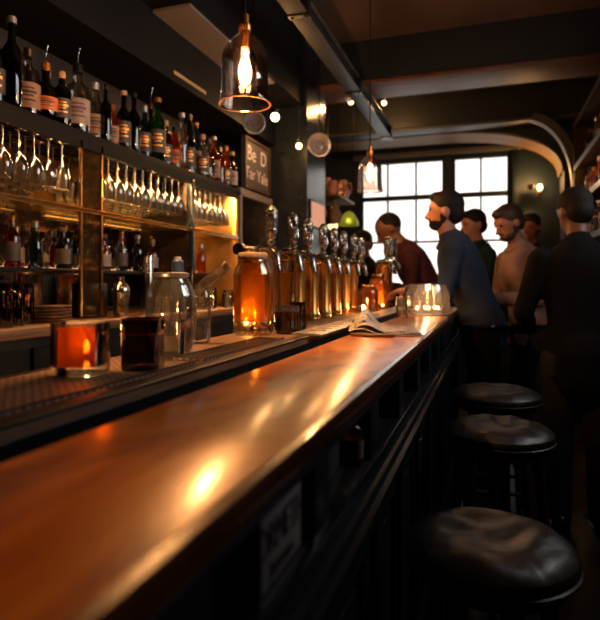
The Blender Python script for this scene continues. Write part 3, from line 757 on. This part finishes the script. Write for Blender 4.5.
# taps
def tap_handle_prof():
    return [(0, 0), (.013, 0), (.014, .012), (.009, .018), (.016, .026), (.020, .05), (.017, .085), (.021, .105), (.021, .12), (.016, .132), (.010, .139), (0, .142)]
def make_tap():
    t = thing('beer_tap', 'x', 'beer tap')
    # column
    G().lathe([(0, 0), (.036, 0), (.038, .008), (.033, .016), (.033, .272), (.036, .276), (.036, .284), (.030, .288), (0, .288)], n=28).build('tap_column', 'copper', t)
    G().lathe([(.0335, .016), (.039, .016), (.041, .024), (.038, .034), (.0335, .036)], n=28).build('base_collar', 'brass', t)
    g = G().tube([(0, 0, .298), (.01, -.004, .302), (.035, -.012, .306), (.065, -.022, .300), (.080, -.027, .285), (.088, -.030, .255), (.094, -.032, .225)], [.016, .020, .019, .018, .016, .013, .011], 14)
    g.lathe([(0, .285), (.020, .285), (.024, .295), (.024, .315), (.018, .322), (0, .324)], (0, 0, 0), 18)
    g.lathe([(0, 0), (.018, .0), (.018, .010), (.012, .016), (0, .018)], (.060, -.021, .302), 16)
    g.build('faucet', 'chrome', t)
    g = G().lathe([(r_, z_*1.02) for r_, z_ in tap_handle_prof()], (.060, -.021, .322), 16)
    h = g.build('tap_handle', 'blackhandle', t)
    g = G()
    for (zz, rr) in ((.332, .0165), (.372, .0215), (.427, .0235), (.444, .0225)):
        g.lathe([(rr*.8, zz-.002), (rr, zz-.002), (rr, zz+.003), (rr*.8, zz+.003), (rr*.8, zz-.002)], (.060, -.021, 0), 16)
    for k in range(6):
        a = k*PI/3; g.tube([(.060+.0205*math.cos(a), -.021+.0205*math.sin(a), .365), (.060+.0185*math.cos(a+.5), -.021+.0185*math.sin(a+.5), .40), (.060+.0215*math.cos(a), -.021+.0215*math.sin(a), .435)], .003, 6)
    g.build('silver_ornament', 'chrome', h)
    return t
M['blackhandle'] = mat('aged_pewter', (.66, .58, .50), .24, .9, .85, 70, .5)
tp = make_tap()
for i in range(8):
    o = tp if i == 0 else copy_tree(tp)
    o.location = (-.822, 1.955+i*.215, ZC+.0005)
    o.rotation_euler = (0, 0, (-.12, .1, -.05, .15, 0, -.1, .08, 0)[i])
    tag(o, 'beer tap on copper column, %s' % ('nearest of the long row', 'second nearest of the long row', 'third nearest of the long row', 'fourth nearest of the long row', 'fourth from the far end of the long row', 'third from the far end of the long row', 'second from the far end of the long row', 'farthest of the long row')[i], 'beer tap', 'beer taps in the long row')
t = thing('tap_rail', 'thick brass and steel pipe running behind the row of beer taps', 'pipe', (-.878, 1.89, 1.405))
G().tube([(0, 0, 0), (0, 1.66, 0)], .018, 18).build('pipe', 'brass', t)
for yy in (0, .16, .38, .59, .81, 1.02, 1.24, 1.45, 1.66): G().tube([(0, yy-.012, 0), (0, yy+.012, 0)], .0225, 18).build('pipe_collar', 'chrome', t)
G().lathe([(0, -.305), (.008, -.305), (.008, -.295), (.008, -.285), (.011, 0), (0, 0)], (0, .02, .0), 14).build('pipe_support', 'chrome', t)
G().lathe([(0, -.305), (.008, -.305), (.008, -.295), (.008, -.285), (.011, 0), (0, 0)], (0, 1.63, .0), 14).build('pipe_support', 'chrome', t)
for i in range(4):
    o = copy_tree(tp); o.location = (-.70-.05*(i % 2), 3.88+i*.1, ZC+.0005); o.scale = (.85, .85, 1.08)
    o.rotation_euler = (0, 0, -.2+.2*i)
    tag(o, 'beer tap on the far tower near bar end, %s' % ('nearest of the four', 'second nearest of the four', 'third nearest of the four', 'farthest of the four')[i], 'beer tap', 'beer taps on the far tower')

# glass bowl + tumblers near the bar end
tumbler('drinking_glass', 'small clear tumbler on the bar top left of the large glass bowl', 'glass', (-.43, Yat(402, -.43), ZC+.0005), .034, .11, m='jugglass', liquid='water', lev=.35, taper=.9)
BY = 3.25
t = thing('glass_bowl', 'large clear glass bowl holding small candles at the far end of the bar', 'bowl', (-.335, BY, ZC+.0005))
G().lathe([(0, 0), (.118, 0), (.122, .006), (.126, .05), (.120, .12), (.100, .17), (.096, .17), (.115, .12), (.121, .05), (.116, .010), (0, .008)], n=44).build('bowl_glass', 'stemclear', t)
G().lathe([(.117, .0), (.130, .0), (.131, .006), (.121, .008)], n=44).build('base_ring', 'steel', t)
for i, (dx, dy) in enumerate(((-.055, -.03), (.01, -.055), (.055, .01), (-.02, .045), (.03, .065))):  # candles added so the glass of the bowl glows
    t = thing('added_candle', 'small added candle inside the large glass bowl, %s' % ('leftmost', 'nearest', 'rightmost', 'back left', 'back right')[i], 'candle', (-.335+dx, BY+dy, ZC+.009), 'added candles in the glass bowl')
    G().lathe([(0, 0), (.018, 0), (.020, .035), (.0185, .035), (.017, .004), (0, .004)], n=20).build('candle_cup', 'jugglass', t)
    G().lathe([(0, .005), (.016, .005), (.016, .020), (0, .020)], n=16).build('wax', 'paperc', t)
    G().ell((0, 0, .030), (.0045, .0045, .009), 10, 8).build('flame', 'bulb', t)
l = point('added_bowl_light', (-.335, 3.25, 1.19), .7, (1, .6, .35), .02)  # one light added for all the bowl candles

# newspaper
t = thing('folded_newspaper', 'loosely folded newspaper lying on the bar top beside the steel plate', 'newspaper', (-.37, 2.05, ZC+.001), rz=.25)
def sheet(lift, w, l, zo, sk=0, bend=0):
    def fn(u, v):
        x = (u-.5)*w+sk*(v-.5); y = (v-.5)*l
        z = zo+lift*math.exp(-((u-.15)/.22)**2)*(.45+.55*math.sin(PI*min(1, v*1.1)))+.004*math.sin(9*u+4*v)*(1-u)
        return (x, y, max(z, zo*.5+.0005))
    return fn
for k, (lf, w, l, zo, sk) in enumerate(((.012, .22, .30, .001, .0), (.030, .215, .29, .004, .02), (.052, .20, .27, .007, -.01), (.07, .16, .22, .010, .03))):
    g = G().grid(sheet(lf*1.05, w*1.12, l*1.15, zo, sk), 26, 14)
    def md(o):
        m_ = o.modifiers.new('thick', 'SOLIDIFY'); m_.thickness = .0012; m_.offset = 1
    g.build('newspaper_sheet', 'news', t, mods=md)
for k in range(3):
    G().box(-.125+.02*k, -.02+.02*k, -.185-.018*k, -.170-.018*k, .0, .010, .002).build('rolled_edge', 'board', t)

# ---------------------------------------------------------------- stools
def make_stool(label, x, y, z, r, rz):
    t = thing('bar_stool', label, 'stool', (x, y, 0), 'round leather bar stools', rz)
    g = G(); n = 64; m = 18
    rnd = random.Random(int(x*100+y*37))
    ph = [rnd.uniform(0, 6) for _ in range(6)]
    def top(rr, a):
        k = rr/r; X, Y = rr*math.cos(a), rr*math.sin(a)
        e = .030*(1-k**6)
        dent = -.010*math.exp(-(k/.5)**2)
        wr = .0028*math.sin(X*55+ph[0]+2.2*math.sin(Y*22+ph[1]))*(1-k**4)+.0022*math.sin(Y*70+ph[2]+2*math.sin(X*30+ph[3]))*(1-k**4)
        return z-.030+e+dent+wr
    vs_ = []; fs = []
    for j in range(m+1):
        rr = r*math.sin(PI/2*j/m)
        for i in range(n):
            a = 2*PI*i/n; vs_.append((rr*math.cos(a), rr*math.sin(a), top(rr, a)))
    for j in range(m):
        for i in range(n): fs.append((j*n+i, j*n+(i+1) % n, (j+1)*n+(i+1) % n, (j+1)*n+i))
    g.add(vs_, fs)
    g.lathe([(r, z-.030), (r+.004, z-.04), (r+.002, z-.052), (r-.008, z-.058), (0, z-.058)], n=n)
    g.build('leather_seat', 'leather', t, ang=60)
    G().lathe([(r+.001, z-.050), (r+.006, z-.053), (r+.006, z-.058), (r+.001, z-.061), (r-.006, z-.056), (r+.001, z-.050)], n=n).build('piping', 'leather', t)
    G().lathe([(0, z-.095), (r-.03, z-.095), (r-.018, z-.088), (r-.018, z-.0585), (0, z-.0585)], n=48).build('seat_ring', 'darkwood', t)
    for k in range(4):
        a = PI/4+k*PI/2; r1, r2 = r*.72, r*.98
        P = [(r1*math.cos(a), r1*math.sin(a), z-.095), ((r1+(r2-r1)*.5)*math.cos(a), (r1+(r2-r1)*.5)*math.sin(a), z*.5), (r2*math.cos(a), r2*math.sin(a), 0)]
        G().tube(P, [.016, .019, .014], 14).build('leg', 'darkwood', t)
    for (zz, nm) in ((.22, 'foot_rail'), (.40, 'stretcher')):
        for k in range(4):
            rr = r*.98-(r*.26)*(zz+.03*(k % 2))/z
            a, b = PI/4+k*PI/2, PI/4+(k+1)*PI/2
            G().tube([(rr*math.cos(a), rr*math.sin(a), zz+.03*(k % 2)), (rr*math.cos(b), rr*math.sin(b), zz+.03*(k % 2))], .009, 10).build(nm, 'darkwood', t)
    return t
make_stool('round black leather bar stool nearest the camera, its seat creased and dented', .0, 1.19, .785, .162, .3)
make_stool('round worn leather bar stool, the middle one of three, its legs and rungs showing', .03, 2.06, .80, .177, .9)
make_stool('round leather bar stool farthest along the bar, shiny seat behind the middle one', .025, 2.60, .825, .184, .1)

# ---------------------------------------------------------------- pendants
def pendant(label, x, y, zb, e):
    t = thing('pendant_lamp', label, 'pendant lamp', (x, y, zb), 'glass pendant lamps over the bar')
    t.scale = (1.03, 1.03, .9); ct = (3.2-zb)/.9
    G().lathe([(.078, 0), (.081, .003), (.076, .03), (.073, .08), (.073, .15), (.069, .185), (.055, .215), (.034, .238), (.020, .250), (.016, .268), (.014, .268), (.0175, .248), (.032, .235), (.053, .212), (.066, .183), (.070, .15), (.070, .08), (.073, .03), (.078, .003), (.078, 0)], n=40).build('glass_shade', 'glassamber', t)
    G().tube([(.079*math.cos(2*PI*k/40), .079*math.sin(2*PI*k/40), .002) for k in range(40)], .0032, 8, close=True).build('rim', 'rimglass', t)
    G().lathe([(0, .262), (.017, .262), (.019, .267), (.019, .285), (.014, .290), (.014, .318), (.008, .325), (0, .325)], n=20).build('copper_cap', 'copper', t)
    G().lathe([(0, .20), (.013, .20), (.014, .262), (0, .262)], n=16).build('lamp_socket', 'copper', t)
    b = G().lathe([(0, .065), (.014, .067), (.027, .078), (.033, .10), (.031, .13), (.019, .17), (.013, .195), (0, .20)], n=24).build('bulb', 'glass', t)
    g = G()
    for k in range(6):
        a = k*PI/3; g.tube([(.008*math.cos(a), .008*math.sin(a), .165), (.018*math.cos(a+.2), .018*math.sin(a+.2), .13), (.014*math.cos(a+.4), .014*math.sin(a+.4), .092)], .0026, 6)
    g.build('filament', 'bulb', b)
    G().tube([(0, 0, .32), (0, 0, ct-.01)], .0035, 8).build('cord', 'blackmetal', t)
    G().lathe([(0, ct-.035), (.045, ct-.035), (.05, ct-.025), (.05, ct), (0, ct)], n=24).build('ceiling_rose', 'blackmetal', t)
    l = point('pendant_light', (0, 0, .135), e, WARM, .02); l.parent = t
pendant('large rose-tinted glass pendant lamp hanging nearest the camera above the jug', -.745, 1.645, 1.852, 52)
pendant('smaller-looking glass pendant lamp hanging before the window', -.725, 3.53, 1.865, 25)

# ---------------------------------------------------------------- ceiling lamps
def spot_disc(label, px, py, D, r):
    L = (px-300)/560*D; x = -.3213*D+.947*L; y = .947*D+.3213*L; z = 1.28+(283-py)*D/560
    t = thing('round_spotlight', label, 'spotlight', (x, y, z), 'round spotlights under the ceiling')
    mt = Matrix.Rotation(PI/2, 3, 'X') @ Matrix.Rotation(.5, 3, 'Y')
    G().lathe([(0, -.05), (r*.5, -.045), (r*.95, -.01), (r, .01), (r*.9, .012), (r*.45, -.03), (0, -.035)], (0, 0, 0), 28, mtx=mt).build('reflector_dish', mat('satin_silver', (.34, .31, .29), .4, .4), t)
    G().lathe([(0, .0), (r*.4, .0), (r*.34, .006), (0, .01)], (0, 0, 0), 20, mtx=mt).build('lens', 'glassthick', t)
    zt = (2.65 if x < -1.37 else 2.86 if y > 4.36 else 3.2)-z
    G().tube([(0, 0, r*.9), (0, 0, zt)], .006, 8).build('stem', 'blackmetal', t)
spot_disc('round silver spotlight hanging by the pillar, right of the small bulbs', 319, 145, 4.0, .085)
spot_disc('round silver spotlight hanging behind the near pendant lamp', 254, 123, 3.4, .07)
def bulb_at(label, px, py, D, r, e, ztop=None, cat='lamp', name='bare_bulb'):
    L = (px-300)/560*D; x = -.3213*D+.947*L; y = .947*D+.3213*L; z = 1.28+(283-py)*D/560
    t = thing(name, label, cat, (x, y, z))
    G().ell((0, 0, 0), r, 14, 10).build('glowing_bulb', 'bulbsoft', t)
    G().lathe([(0, r*.8), (r*.6, r*.8), (r*.6, r*2), (0, r*2)], n=12).build('lamp_socket', 'blackmetal', t)
    if ztop: G().tube([(0, 0, r*2), (0, 0, ztop-z)], .004, 6).build('cord', 'blackmetal', t)
    if e: l = point('bulb_light', (0, 0, -r*1.6), e, WARM, .03); l.parent = t
bulb_at('bright small bulb between the near pendant and the silver spotlight', 275, 117, 3.9, .03, 5, 2.86)
bulb_at('small glowing bulb just left of the silver spotlight by the pillar', 299, 146, 4.1, .022, 2, 2.86)
bulb_at('small lamp glowing beneath the near ceiling beam', 351, 102, 5.1, .022, 6, 3.2)
bulb_at('small lamp glowing beside the far end of the steel girder', 384, 103, 5.3, .022, 6, 3.2)
def sconce(label, px, py, x, y):
    D = -.3213*x+.947*y; z = 1.28+(283-py)*D/560
    t = thing('wall_lamp', label, 'wall lamp', (x, y, z), 'wall lamps beside the window')
    G().ell((0, -.05, 0), (.028, .028, .035), 14, 10).build('glowing_bulb', 'bulbsoft', t)
    G().tube([(0, 0, -.06), (0, -.05, -.07), (0, -.05, -.03)], .006, 8).build('lamp_arm', 'brass', t)
    G().lathe([(0, 0), (.03, 0), (.03, .008), (0, .008)], (0, 0, -.06), 16, mtx=Matrix.Rotation(PI/2, 3, 'X')).build('wall_plate', 'brass', t)
    l = point('sconce_light', (0, -.11, .02), .25, WARM, .03); l.parent = t
sconce('upper glowing wall lamp between the window and the right pier', 545, 188, .52, WY)
sconce('lower small wall lamp beside the window, near the head of the pink-shirted man', 534, 217, .43, WY)
point('arch_uplight', (-.63, 6.3, 2.35), 0.0)
# warm uplights on the arch springers
for i, (x, e) in enumerate(((.42, 6), )):
    t = thing('uplight', 'small brass uplight washing the right end of the arch', 'uplight', (x, 6.60, 2.30))
    G().lathe([(0, 0), (.025, 0), (.04, .05), (.036, .05), (.02, .006), (0, .006)], n=18).build('uplight_cup', 'brass', t)
    G().tube([(0, 0, .01), (0, .16, .01)], .006, 8).build('uplight_arm', 'brass', t)
    G().ell((0, 0, .03), (.014, .014, .014), 10, 8).build('uplight_bulb', 'bulbsoft', t)
    l = point('uplight_light', (0, -.05, .085), e, WARM, .03); l.parent = t

# poster on the pillar
t = thing('lit_poster', 'small pinkish glowing poster on the side of the dark pillar', 'poster', (-1.338, 4.37, 1.72))
G().box(0, .012, -.20, .20, 0, .22, .002).build('poster_box', 'blackmetal', t)
G().box(.012, .014, -.18, .18, .015, .205).build('poster_sheet', 'poster', t)

# hanging shelf with copper and clay jugs
t = thing('hanging_shelf', 'small dark hanging shelf of jugs beyond the pillar', 'shelf', (-1.42, 5.15, 2.06))
G().box(-.14, .14, -.32, .32, 0, .02, .003).build('shelf_plank', 'beamwood', t)
for sx in (-.13, .13):
    for sy in (-.3, .3): G().tube([(sx, sy, .02), (sx, sy, 1.14)], .004, 6).build('hanging_rod', 'blackmetal', t)
def mug(label, loc, r, h, m, grp, hang=False):
    t = thing('clay_jug', label, 'jug', loc, grp)
    G().lathe([(0, 0), (r*.7, 0), (r, h*.3), (r*.95, h*.55), (r*.6, h*.8), (r*.65, h), (r*.58, h), (r*.52, h*.8), (r*.85, h*.55), (r*.9, h*.3), (0, .01)], n=20).build('jug_body', m, t)
    G().tube([(r*.6, 0, h*.85), (r*1.25, 0, h*.85), (r*1.45, 0, h*.6), (r*1.2, 0, h*.38), (r*.93, 0, h*.35)], .006, 8).build('handle', m, t)
jugs = [(-.08, -.24, .07, .15, 'copper'), (.06, -.20, .06, .13, 'rose'), (-.05, -.06, .075, .19, 'rose'), (.07, .0, .06, .14, 'copper'), (-.06, .12, .065, .17, 'paperc'), (.06, .17, .06, .20, 'rose'), (-.02, .26, .055, .13, 'copper')]
JN = {'copper': 'copper', 'rose': 'terracotta', 'paperc': 'cream'}
for i, (x, y, r, h, m) in enumerate(jugs):
    mug('%s jug on the hanging shelf, %s from the near end' % (JN[m], ordn[i]), (-1.42+x, 5.15+y, 2.081), r, h, m, 'jugs on the hanging shelf')
for i, (x, y, z, r, h, m) in enumerate(((-.06, -.20, 1.86, .06, .15, 'rose'), (.05, -.08, 1.84, .06, .16, 'paperc'), (-.04, .10, 1.85, .06, .16, 'copper'))):
    o = thing('hanging_jug', '%s jug hanging on a hook under the jug shelf' % ('terracotta', 'cream', 'copper')[i], 'jug', (-1.42+x, 5.15+y, z), 'jugs hanging under the shelf')
    G().lathe([(0, 0), (r*.7, 0), (r, h*.35), (r*.9, h*.6), (r*.55, h*.85), (r*.6, h), (0, h)], n=20).build('jug_body', m, o)
    G().tube([(0, 0, h), (0, 0, 2.06-z)], .003, 6).build('hook', 'steel', o)
# globe lamp and green shade below
t = thing('green_shade_lamp', 'yellow-green glass shade lamp beneath the jug shelf', 'lamp', (-1.31, 5.35, 1.84))
G().lathe([(.095, 0), (.09, .05), (.05, .12), (.02, .14), (.018, .138), (.047, .118), (.086, .05), (.091, 0), (.095, 0)], n=28).build('lamp_shade', glass('lime_glass', (.75, .8, .3), .1, .8, .5, (.8, .85, .25)), t)
G().ell((0, 0, .05), .025, 12, 8).build('bulb', emis('lime_bulb', (1, .85, .45), 5), t)
G().tube([(0, 0, .14), (0, 0, .22)], .005, 6).build('stem', 'brass', t)
t = thing('globe_lamp', 'small glowing amber globe lamp behind the tap handles', 'lamp', (-1.50, 5.45, 0))
G().ell((0, 0, 1.86), .05, 16, 12).build('globe', emis('globe_glow', (1, .62, .22), 2.2), t)
G().lathe([(0, 0), (.12, 0), (.12, .015), (.012, .03), (.010, 1.81), (.02, 1.82), (0, 1.82)], n=20).build('lamp_stand', 'brass', t)

# ---------------------------------------------------------------- right shelf unit
t = thing('wall_shelves', 'tall dark shelf unit of bottles along the right wall', 'shelves', (.9, 4.0, 0))
of = (.9, 4.0, 0)
zs = (.02, .55, .95, 1.32, 1.66, 2.0, 2.34, 2.72)
g = G().box(.72, 1.05, 3.98, 4.0, 0, 2.8).box(.72, 1.05, 5.60, 5.62, 0, 2.8).box(1.04, 1.055, 4.0, 5.60, 0, 2.8)
g.build('shelf_sides', 'darkwood', t, of)
for z in zs: G().box(.722, 1.04, 4.0, 5.6, z-.02, z, .002).box(.72, .728, 4.0, 5.6, z-.045, z).build('shelf_board', 'darkwood', t, of)
rb = [(1.32, 5), (1.66, 6), (2.0, 6), (2.34, 5)]
sh = {1.32: 'eye-level', 1.66: 'second', 2.0: 'third', 2.34: 'top'}
for z, n in rb:
    for i in range(n):
        y = 4.22+i*(1.25/n)
        c = ['orange', 'amber', 'clear', 'dark', 'amber', 'orange'][(i+int(z*10)) % 6]; k = kinds[(i*3+int(z*7)) % 4]; lb = ['w', 'c', None, 'd'][(i+int(z*10)) % 4]
        bottle(k, .22+.04*(i % 2), .038, c, lb, caps[i % 5], (.80, y, z), '%s %s bottle, %s, %s along the %s right-wall shelf' % (KW[k], WORD[c], LW[lb], ordn[i], sh[z]), 'bottles on the right wall shelves', False)
G().box(.729, .734, 4.05, 5.55, 1.636, 1.6395).build('light_strip', emis('shelf_strip', (1, .45, .12), 30), t, of)
G().box(.729, .734, 4.05, 5.55, 2.316, 2.3195).build('light_strip', emis('shelf_strip_dim', (1, .45, .12), 18), t, of)

# ---------------------------------------------------------------- people
def vox(o, s=.010, sm=4):
    m_ = o.modifiers.new('fuse', 'REMESH'); m_.mode = 'VOXEL'; m_.voxel_size = s; m_.use_smooth_shade = True
    k = o.modifiers.new('soft', 'SMOOTH'); k.iterations = sm; k.factor = .5
def person(name_label, x, y, rz, scale, lean, hy, hp, arms, top, trousers, skin, hair, beard=None, bald=False, coat=False, apron=None, hroll=0):
    t = thing('person', name_label, 'person', (x, y, 0), None, rz)
    t.scale = (scale,)*3
    hip = Vector((0, 0, .95))
    R = Matrix.Rotation(-lean, 3, 'X')
    U = lambda p: hip+R @ (Vector(p)-hip)
    def torso(g, d=0):
        secs = [(.80, .155, .112, 0), (.88, .168, .122, 0), (.96, .160, .115, 0), (1.08, .142, .100, 0), (1.20, .158, .110, .005), (1.32, .178, .120, .008), (1.40, .175, .108, .0), (1.455, .125, .085, -.005), (1.50, .070, .065, -.008)]
        vs_ = []; n = 24
        for z, rx, ry, cy in secs:
            for i in range(n):
                a = 2*PI*i/n
                p = Vector(((rx+d)*math.cos(a), cy+(ry+d)*math.sin(a), z))
                vs_.append(U(p) if z > .9 else p)
        fs = [tuple(range(n-1, -1, -1)), tuple((len(secs)-1)*n+i for i in range(n))]
        for j in range(len(secs)-1):
            for i in range(n): fs.append((j*n+i, j*n+(i+1) % n, (j+1)*n+(i+1) % n, (j+1)*n+i))
        g.add(vs_, fs)
    sh_ = [U((-.185, 0, 1.405)), U((.185, 0, 1.405))]
    nb = U((0, -.005, 1.47)); HC = U((0, .012, 1.535))
    Hm = Matrix.Rotation(hy, 3, 'Z') @ Matrix.Rotation(-hp, 3, 'X') @ Matrix.Rotation(hroll, 3, 'Y')
    H = lambda p: HC+Hm @ Vector(p)
    b = G(); torso(b)
    b.limb([nb, H((0, .0, .02)), H((0, .01, .07))], [.062, .056, .056])
    # head
    b.ell(H((0, .005, .145)), (.076, .096, .100), 20, 14, Hm)
    b.ell(H((0, .030, .085)), (.058, .068, .062), 16, 12, Hm)
    b.ell(H((0, .078, .045)), (.026, .022, .020), 12, 8, Hm)       # chin
    b.limb([H((0, .098, .135)), H((0, .112, .105)), H((0, .118, .095))], [.010, .013, .015])   # nose
    b.ell(H((0, .094, .066)), (.024, .012, .009), 10, 8, Hm)        # mouth
    b.ell(H((0, .088, .158)), (.055, .016, .010), 12, 8, Hm)        # brow
    for s_ in (-1, 1): b.ell(H((s_*.078, -.002, .118)), (.010, .020, .032), 10, 8, Hm)
    # arms and hands
    hands = []
    for s_, (el, wr, fd) in zip((0, 1), arms):
        el, wr, fd = Vector(el), Vector(wr), Vector(fd).normalized()
        b.limb([sh_[s_], sh_[s_]+(el-sh_[s_])*.5, el, el+(wr-el)*.3, wr], [.055, .046, .040, .041, .028])
        sd = fd.cross(Vector((0, 0, 1))).normalized(); up = sd.cross(fd).normalized()
        pc = wr+fd*.045
        b.ell(pc, (.040, .046, .017), 14, 10, Matrix((sd, fd, up)).transposed())
        for k, (o_, L_) in enumerate(((-.030, .062), (-.010, .074), (.010, .070), (.028, .055))):
            p0 = wr+fd*.075+sd*o_
            b.limb([p0, p0+fd*L_*.45-up*.006, p0+fd*L_*.75-up*.024, p0+fd*L_*.82-up*.042], [.0095, .009, .0085, .008], 8)
        ts = sd*(.040 if s_ == 0 else -.040)
        b.limb([wr+fd*.02+ts*.6, wr+fd*.045+ts*1.2-up*.008, wr+fd*.075+ts*1.3-up*.022], [.012, .0105, .009], 8)
    for s_ in (-1, 1):
        b.limb([(s_*.09, 0, .88), (s_*.10, .015, .50), (s_*.10, -.01, .10)], [.085, .055, .040])
        b.limb([(s_*.10, -.03, .06), (s_*.11, .10, .045)], [.042, .035])
    body = b.build('body', skin, t, mods=lambda o: vox(o, .009))
    # clothing
    g = G(); torso(g, .013)
    for s_, (el, wr, fd) in zip((0, 1), arms):
        el, wr = Vector(el), Vector(wr)
        g.limb([sh_[s_]-Vector((0, 0, .004)), sh_[s_]+(el-sh_[s_])*.5, el, el+(wr-el)*.4, el+(wr-el)*.93], [.070, .060, .054, .052, .040])
    g.limb([nb+(HC-nb)*.1, nb+(HC-nb)*.55], [.078, .066])
    if coat:
        g.limb([(0, 0, .92), (0, 0, .80)], [.165, .165])
    g.build('jacket' if coat else 'shirt', top, t, mods=lambda o: vox(o, .011, 5))
    cg = G(); cp = []
    for k in range(20):
        a = 2*PI*k/20; cp.append(U((.074*math.cos(a), .008+.078*math.sin(a), 1.495-.028*max(0, math.sin(a)))))
    cg.tube(cp, .016, 8, close=True); cg.build('collar', top, t)
    if coat: G().tube([(.168*math.cos(2*PI*k/28), .126*math.sin(2*PI*k/28)*1.05, .80) for k in range(28)], .012, 8, close=True).build('jacket_hem', top, t)
    else: G().tube([(.183*math.cos(2*PI*k/28), .137*math.sin(2*PI*k/28), .945) for k in range(28)], .014, 8, close=True).build('belt', 'blackgloss', t)
    g = G()
    g.ell((0, 0, .90), (.182, .138, .10), 18, 10)
    for s_ in (-1, 1): g.limb([(s_*.09, 0, .88), (s_*.10, .012, .50), (s_*.10, -.01, .08)], [.102, .076, .062])
    g.build('trousers', trousers, t, mods=lambda o: vox(o, .012, 3))
    for s_ in (-1, 1):
        g = G().limb([(s_*.10, -.045, .050), (s_*.105, .06, .045), (s_*.11, .14, .036)], [.048, .046, .036])
        g.box(s_*.105-.045, s_*.105+.045, -.09, .17, .001, .022, .008)
        g.build('shoe', 'blackgloss', t)
    # hair
    if not bald:
        g = G()
        g.ell(H((0, -.010, .168)), (.084, .100, .092), 20, 14, Hm)
        g.ell(H((0, -.042, .115)), (.074, .068, .070), 16, 10, Hm)
        g.ell(H((0, .045, .215)), (.060, .055, .035), 14, 10, Hm)
    else:
        g = G()
        g.ell(H((0, -.014, .160)), (.078, .094, .090), 20, 14, Hm)
    g.build('hair', hair, t, mods=lambda o: vox(o, .008, 3))
    if beard:
        g = G().ell(H((0, .045, .050)), (.060, .060, .040), 16, 10, Hm)
        for s_ in (-1, 1): g.ell(H((s_*.063, .012, .095)), (.013, .022, .045), 12, 8, Hm)
        g.ell(H((0, .096, .082)), (.030, .012, .008), 10, 8, Hm)
        g.build('beard', beard, t, mods=lambda o: vox(o, .007, 3))
    for s_ in (-1, 1): G().ell(H((s_*.030, .090, .138)), (.013, .009, .007), 10, 8, Hm).build('eye', 'eye', t)
    if apron:
        g = G().box(-.13, .13, .118, .128, .45, 1.02, .004); g.build('apron', apron, t)
    return t
navy = cloth('navy_shirt_cloth', (.045, .062, .115)); wine_c = cloth('wine_shirt_cloth', (.085, .024, .026)); pink = cloth('pale_pink_shirt_cloth', (.42, .27, .25))
green = cloth('dark_green_jacket_cloth', (.012, .045, .038)); blk = cloth('black_jacket_cloth', (.005, .005, .008)); jean = cloth('dark_denim', (.030, .030, .038)); brn = cloth('brown_trousers_cloth', (.08, .05, .04))
hx = PI/2
# local frame: +y is forward. rz = 90 deg makes forward = -X
person('bearded person in a navy shirt in profile, leaning on the bar end', -.035, 3.72, hx-.05, 1.075, .36, .05, .0,
       [((-.22, .20, 1.13), (-.14, .42, 1.15), (.25, 1, -.15)), ((.25, .20, 1.13), (.16, .40, 1.15), (-.25, 1, -.15))], navy, blk, M['skin'], 'hair', 'hair')
person('person in a wine-red shirt bowing their head beyond the bar end', -.38, 4.62, hx+.15, 1.10, .50, .1, .6,
       [((-.26, .22, 1.10), (-.10, .42, 1.14), (.2, 1, -.1)), ((.26, .22, 1.10), (.10, .44, 1.14), (-.2, 1, -.1))], wine_c, blk, M['skind'], 'hair', None, True)
person('dark-haired person in a green jacket behind the navy-shirted one', -.03, 5.15, hx+.35, 1.08, .12, .2, .15,
       [((-.24, .10, 1.12), (-.10, .30, 1.14), (.2, 1, 0)), ((.24, .10, 1.12), (.10, .30, 1.14), (-.2, 1, 0))], green, blk, M['skin'], 'hair', None, coat=True)
person('bearded person in a pale pink shirt looking down at their hands', .27, 4.32, hx+.5, 1.04, .16, .1, .42,
       [((-.24, .10, 1.12), (-.06, .32, 1.13), (.3, 1, 0)), ((.24, .10, 1.12), (.08, .33, 1.10), (-.3, 1, 0))], pink, jean, M['skin'], 'hairb', 'hairb')
person('person in a black jacket seen from behind at the right', .44, 3.22, .12, 1.0, .03, .35, .2,
       [((-.27, .03, 1.12), (-.20, .24, 1.02), (.3, 1, 0)), ((.27, .03, 1.12), (.20, .24, 1.02), (-.3, 1, 0))], blk, jean, M['skind'], 'hair', None, coat=True)
person('brown-haired person facing the camera behind the pink-shirted one', .37, 5.62, PI-.2, 1.08, .05, -.2, .2,
       [((-.24, .02, 1.12), (-.18, .22, 1.05), (.3, 1, 0)), ((.24, .02, 1.12), (.18, .22, 1.05), (-.3, 1, 0))], brn, jean, M['skin'], 'hairb')
person('dark-haired person half hidden behind the tap handles', -1.12, 5.35, hx+.8, 1.0, .05, .3, .15,
       [((-.24, .02, 1.12), (-.18, .22, 1.05), (.3, 1, 0)), ((.24, .02, 1.12), (.18, .22, 1.05), (-.3, 1, 0))], blk, jean, M['skind'], 'hair')
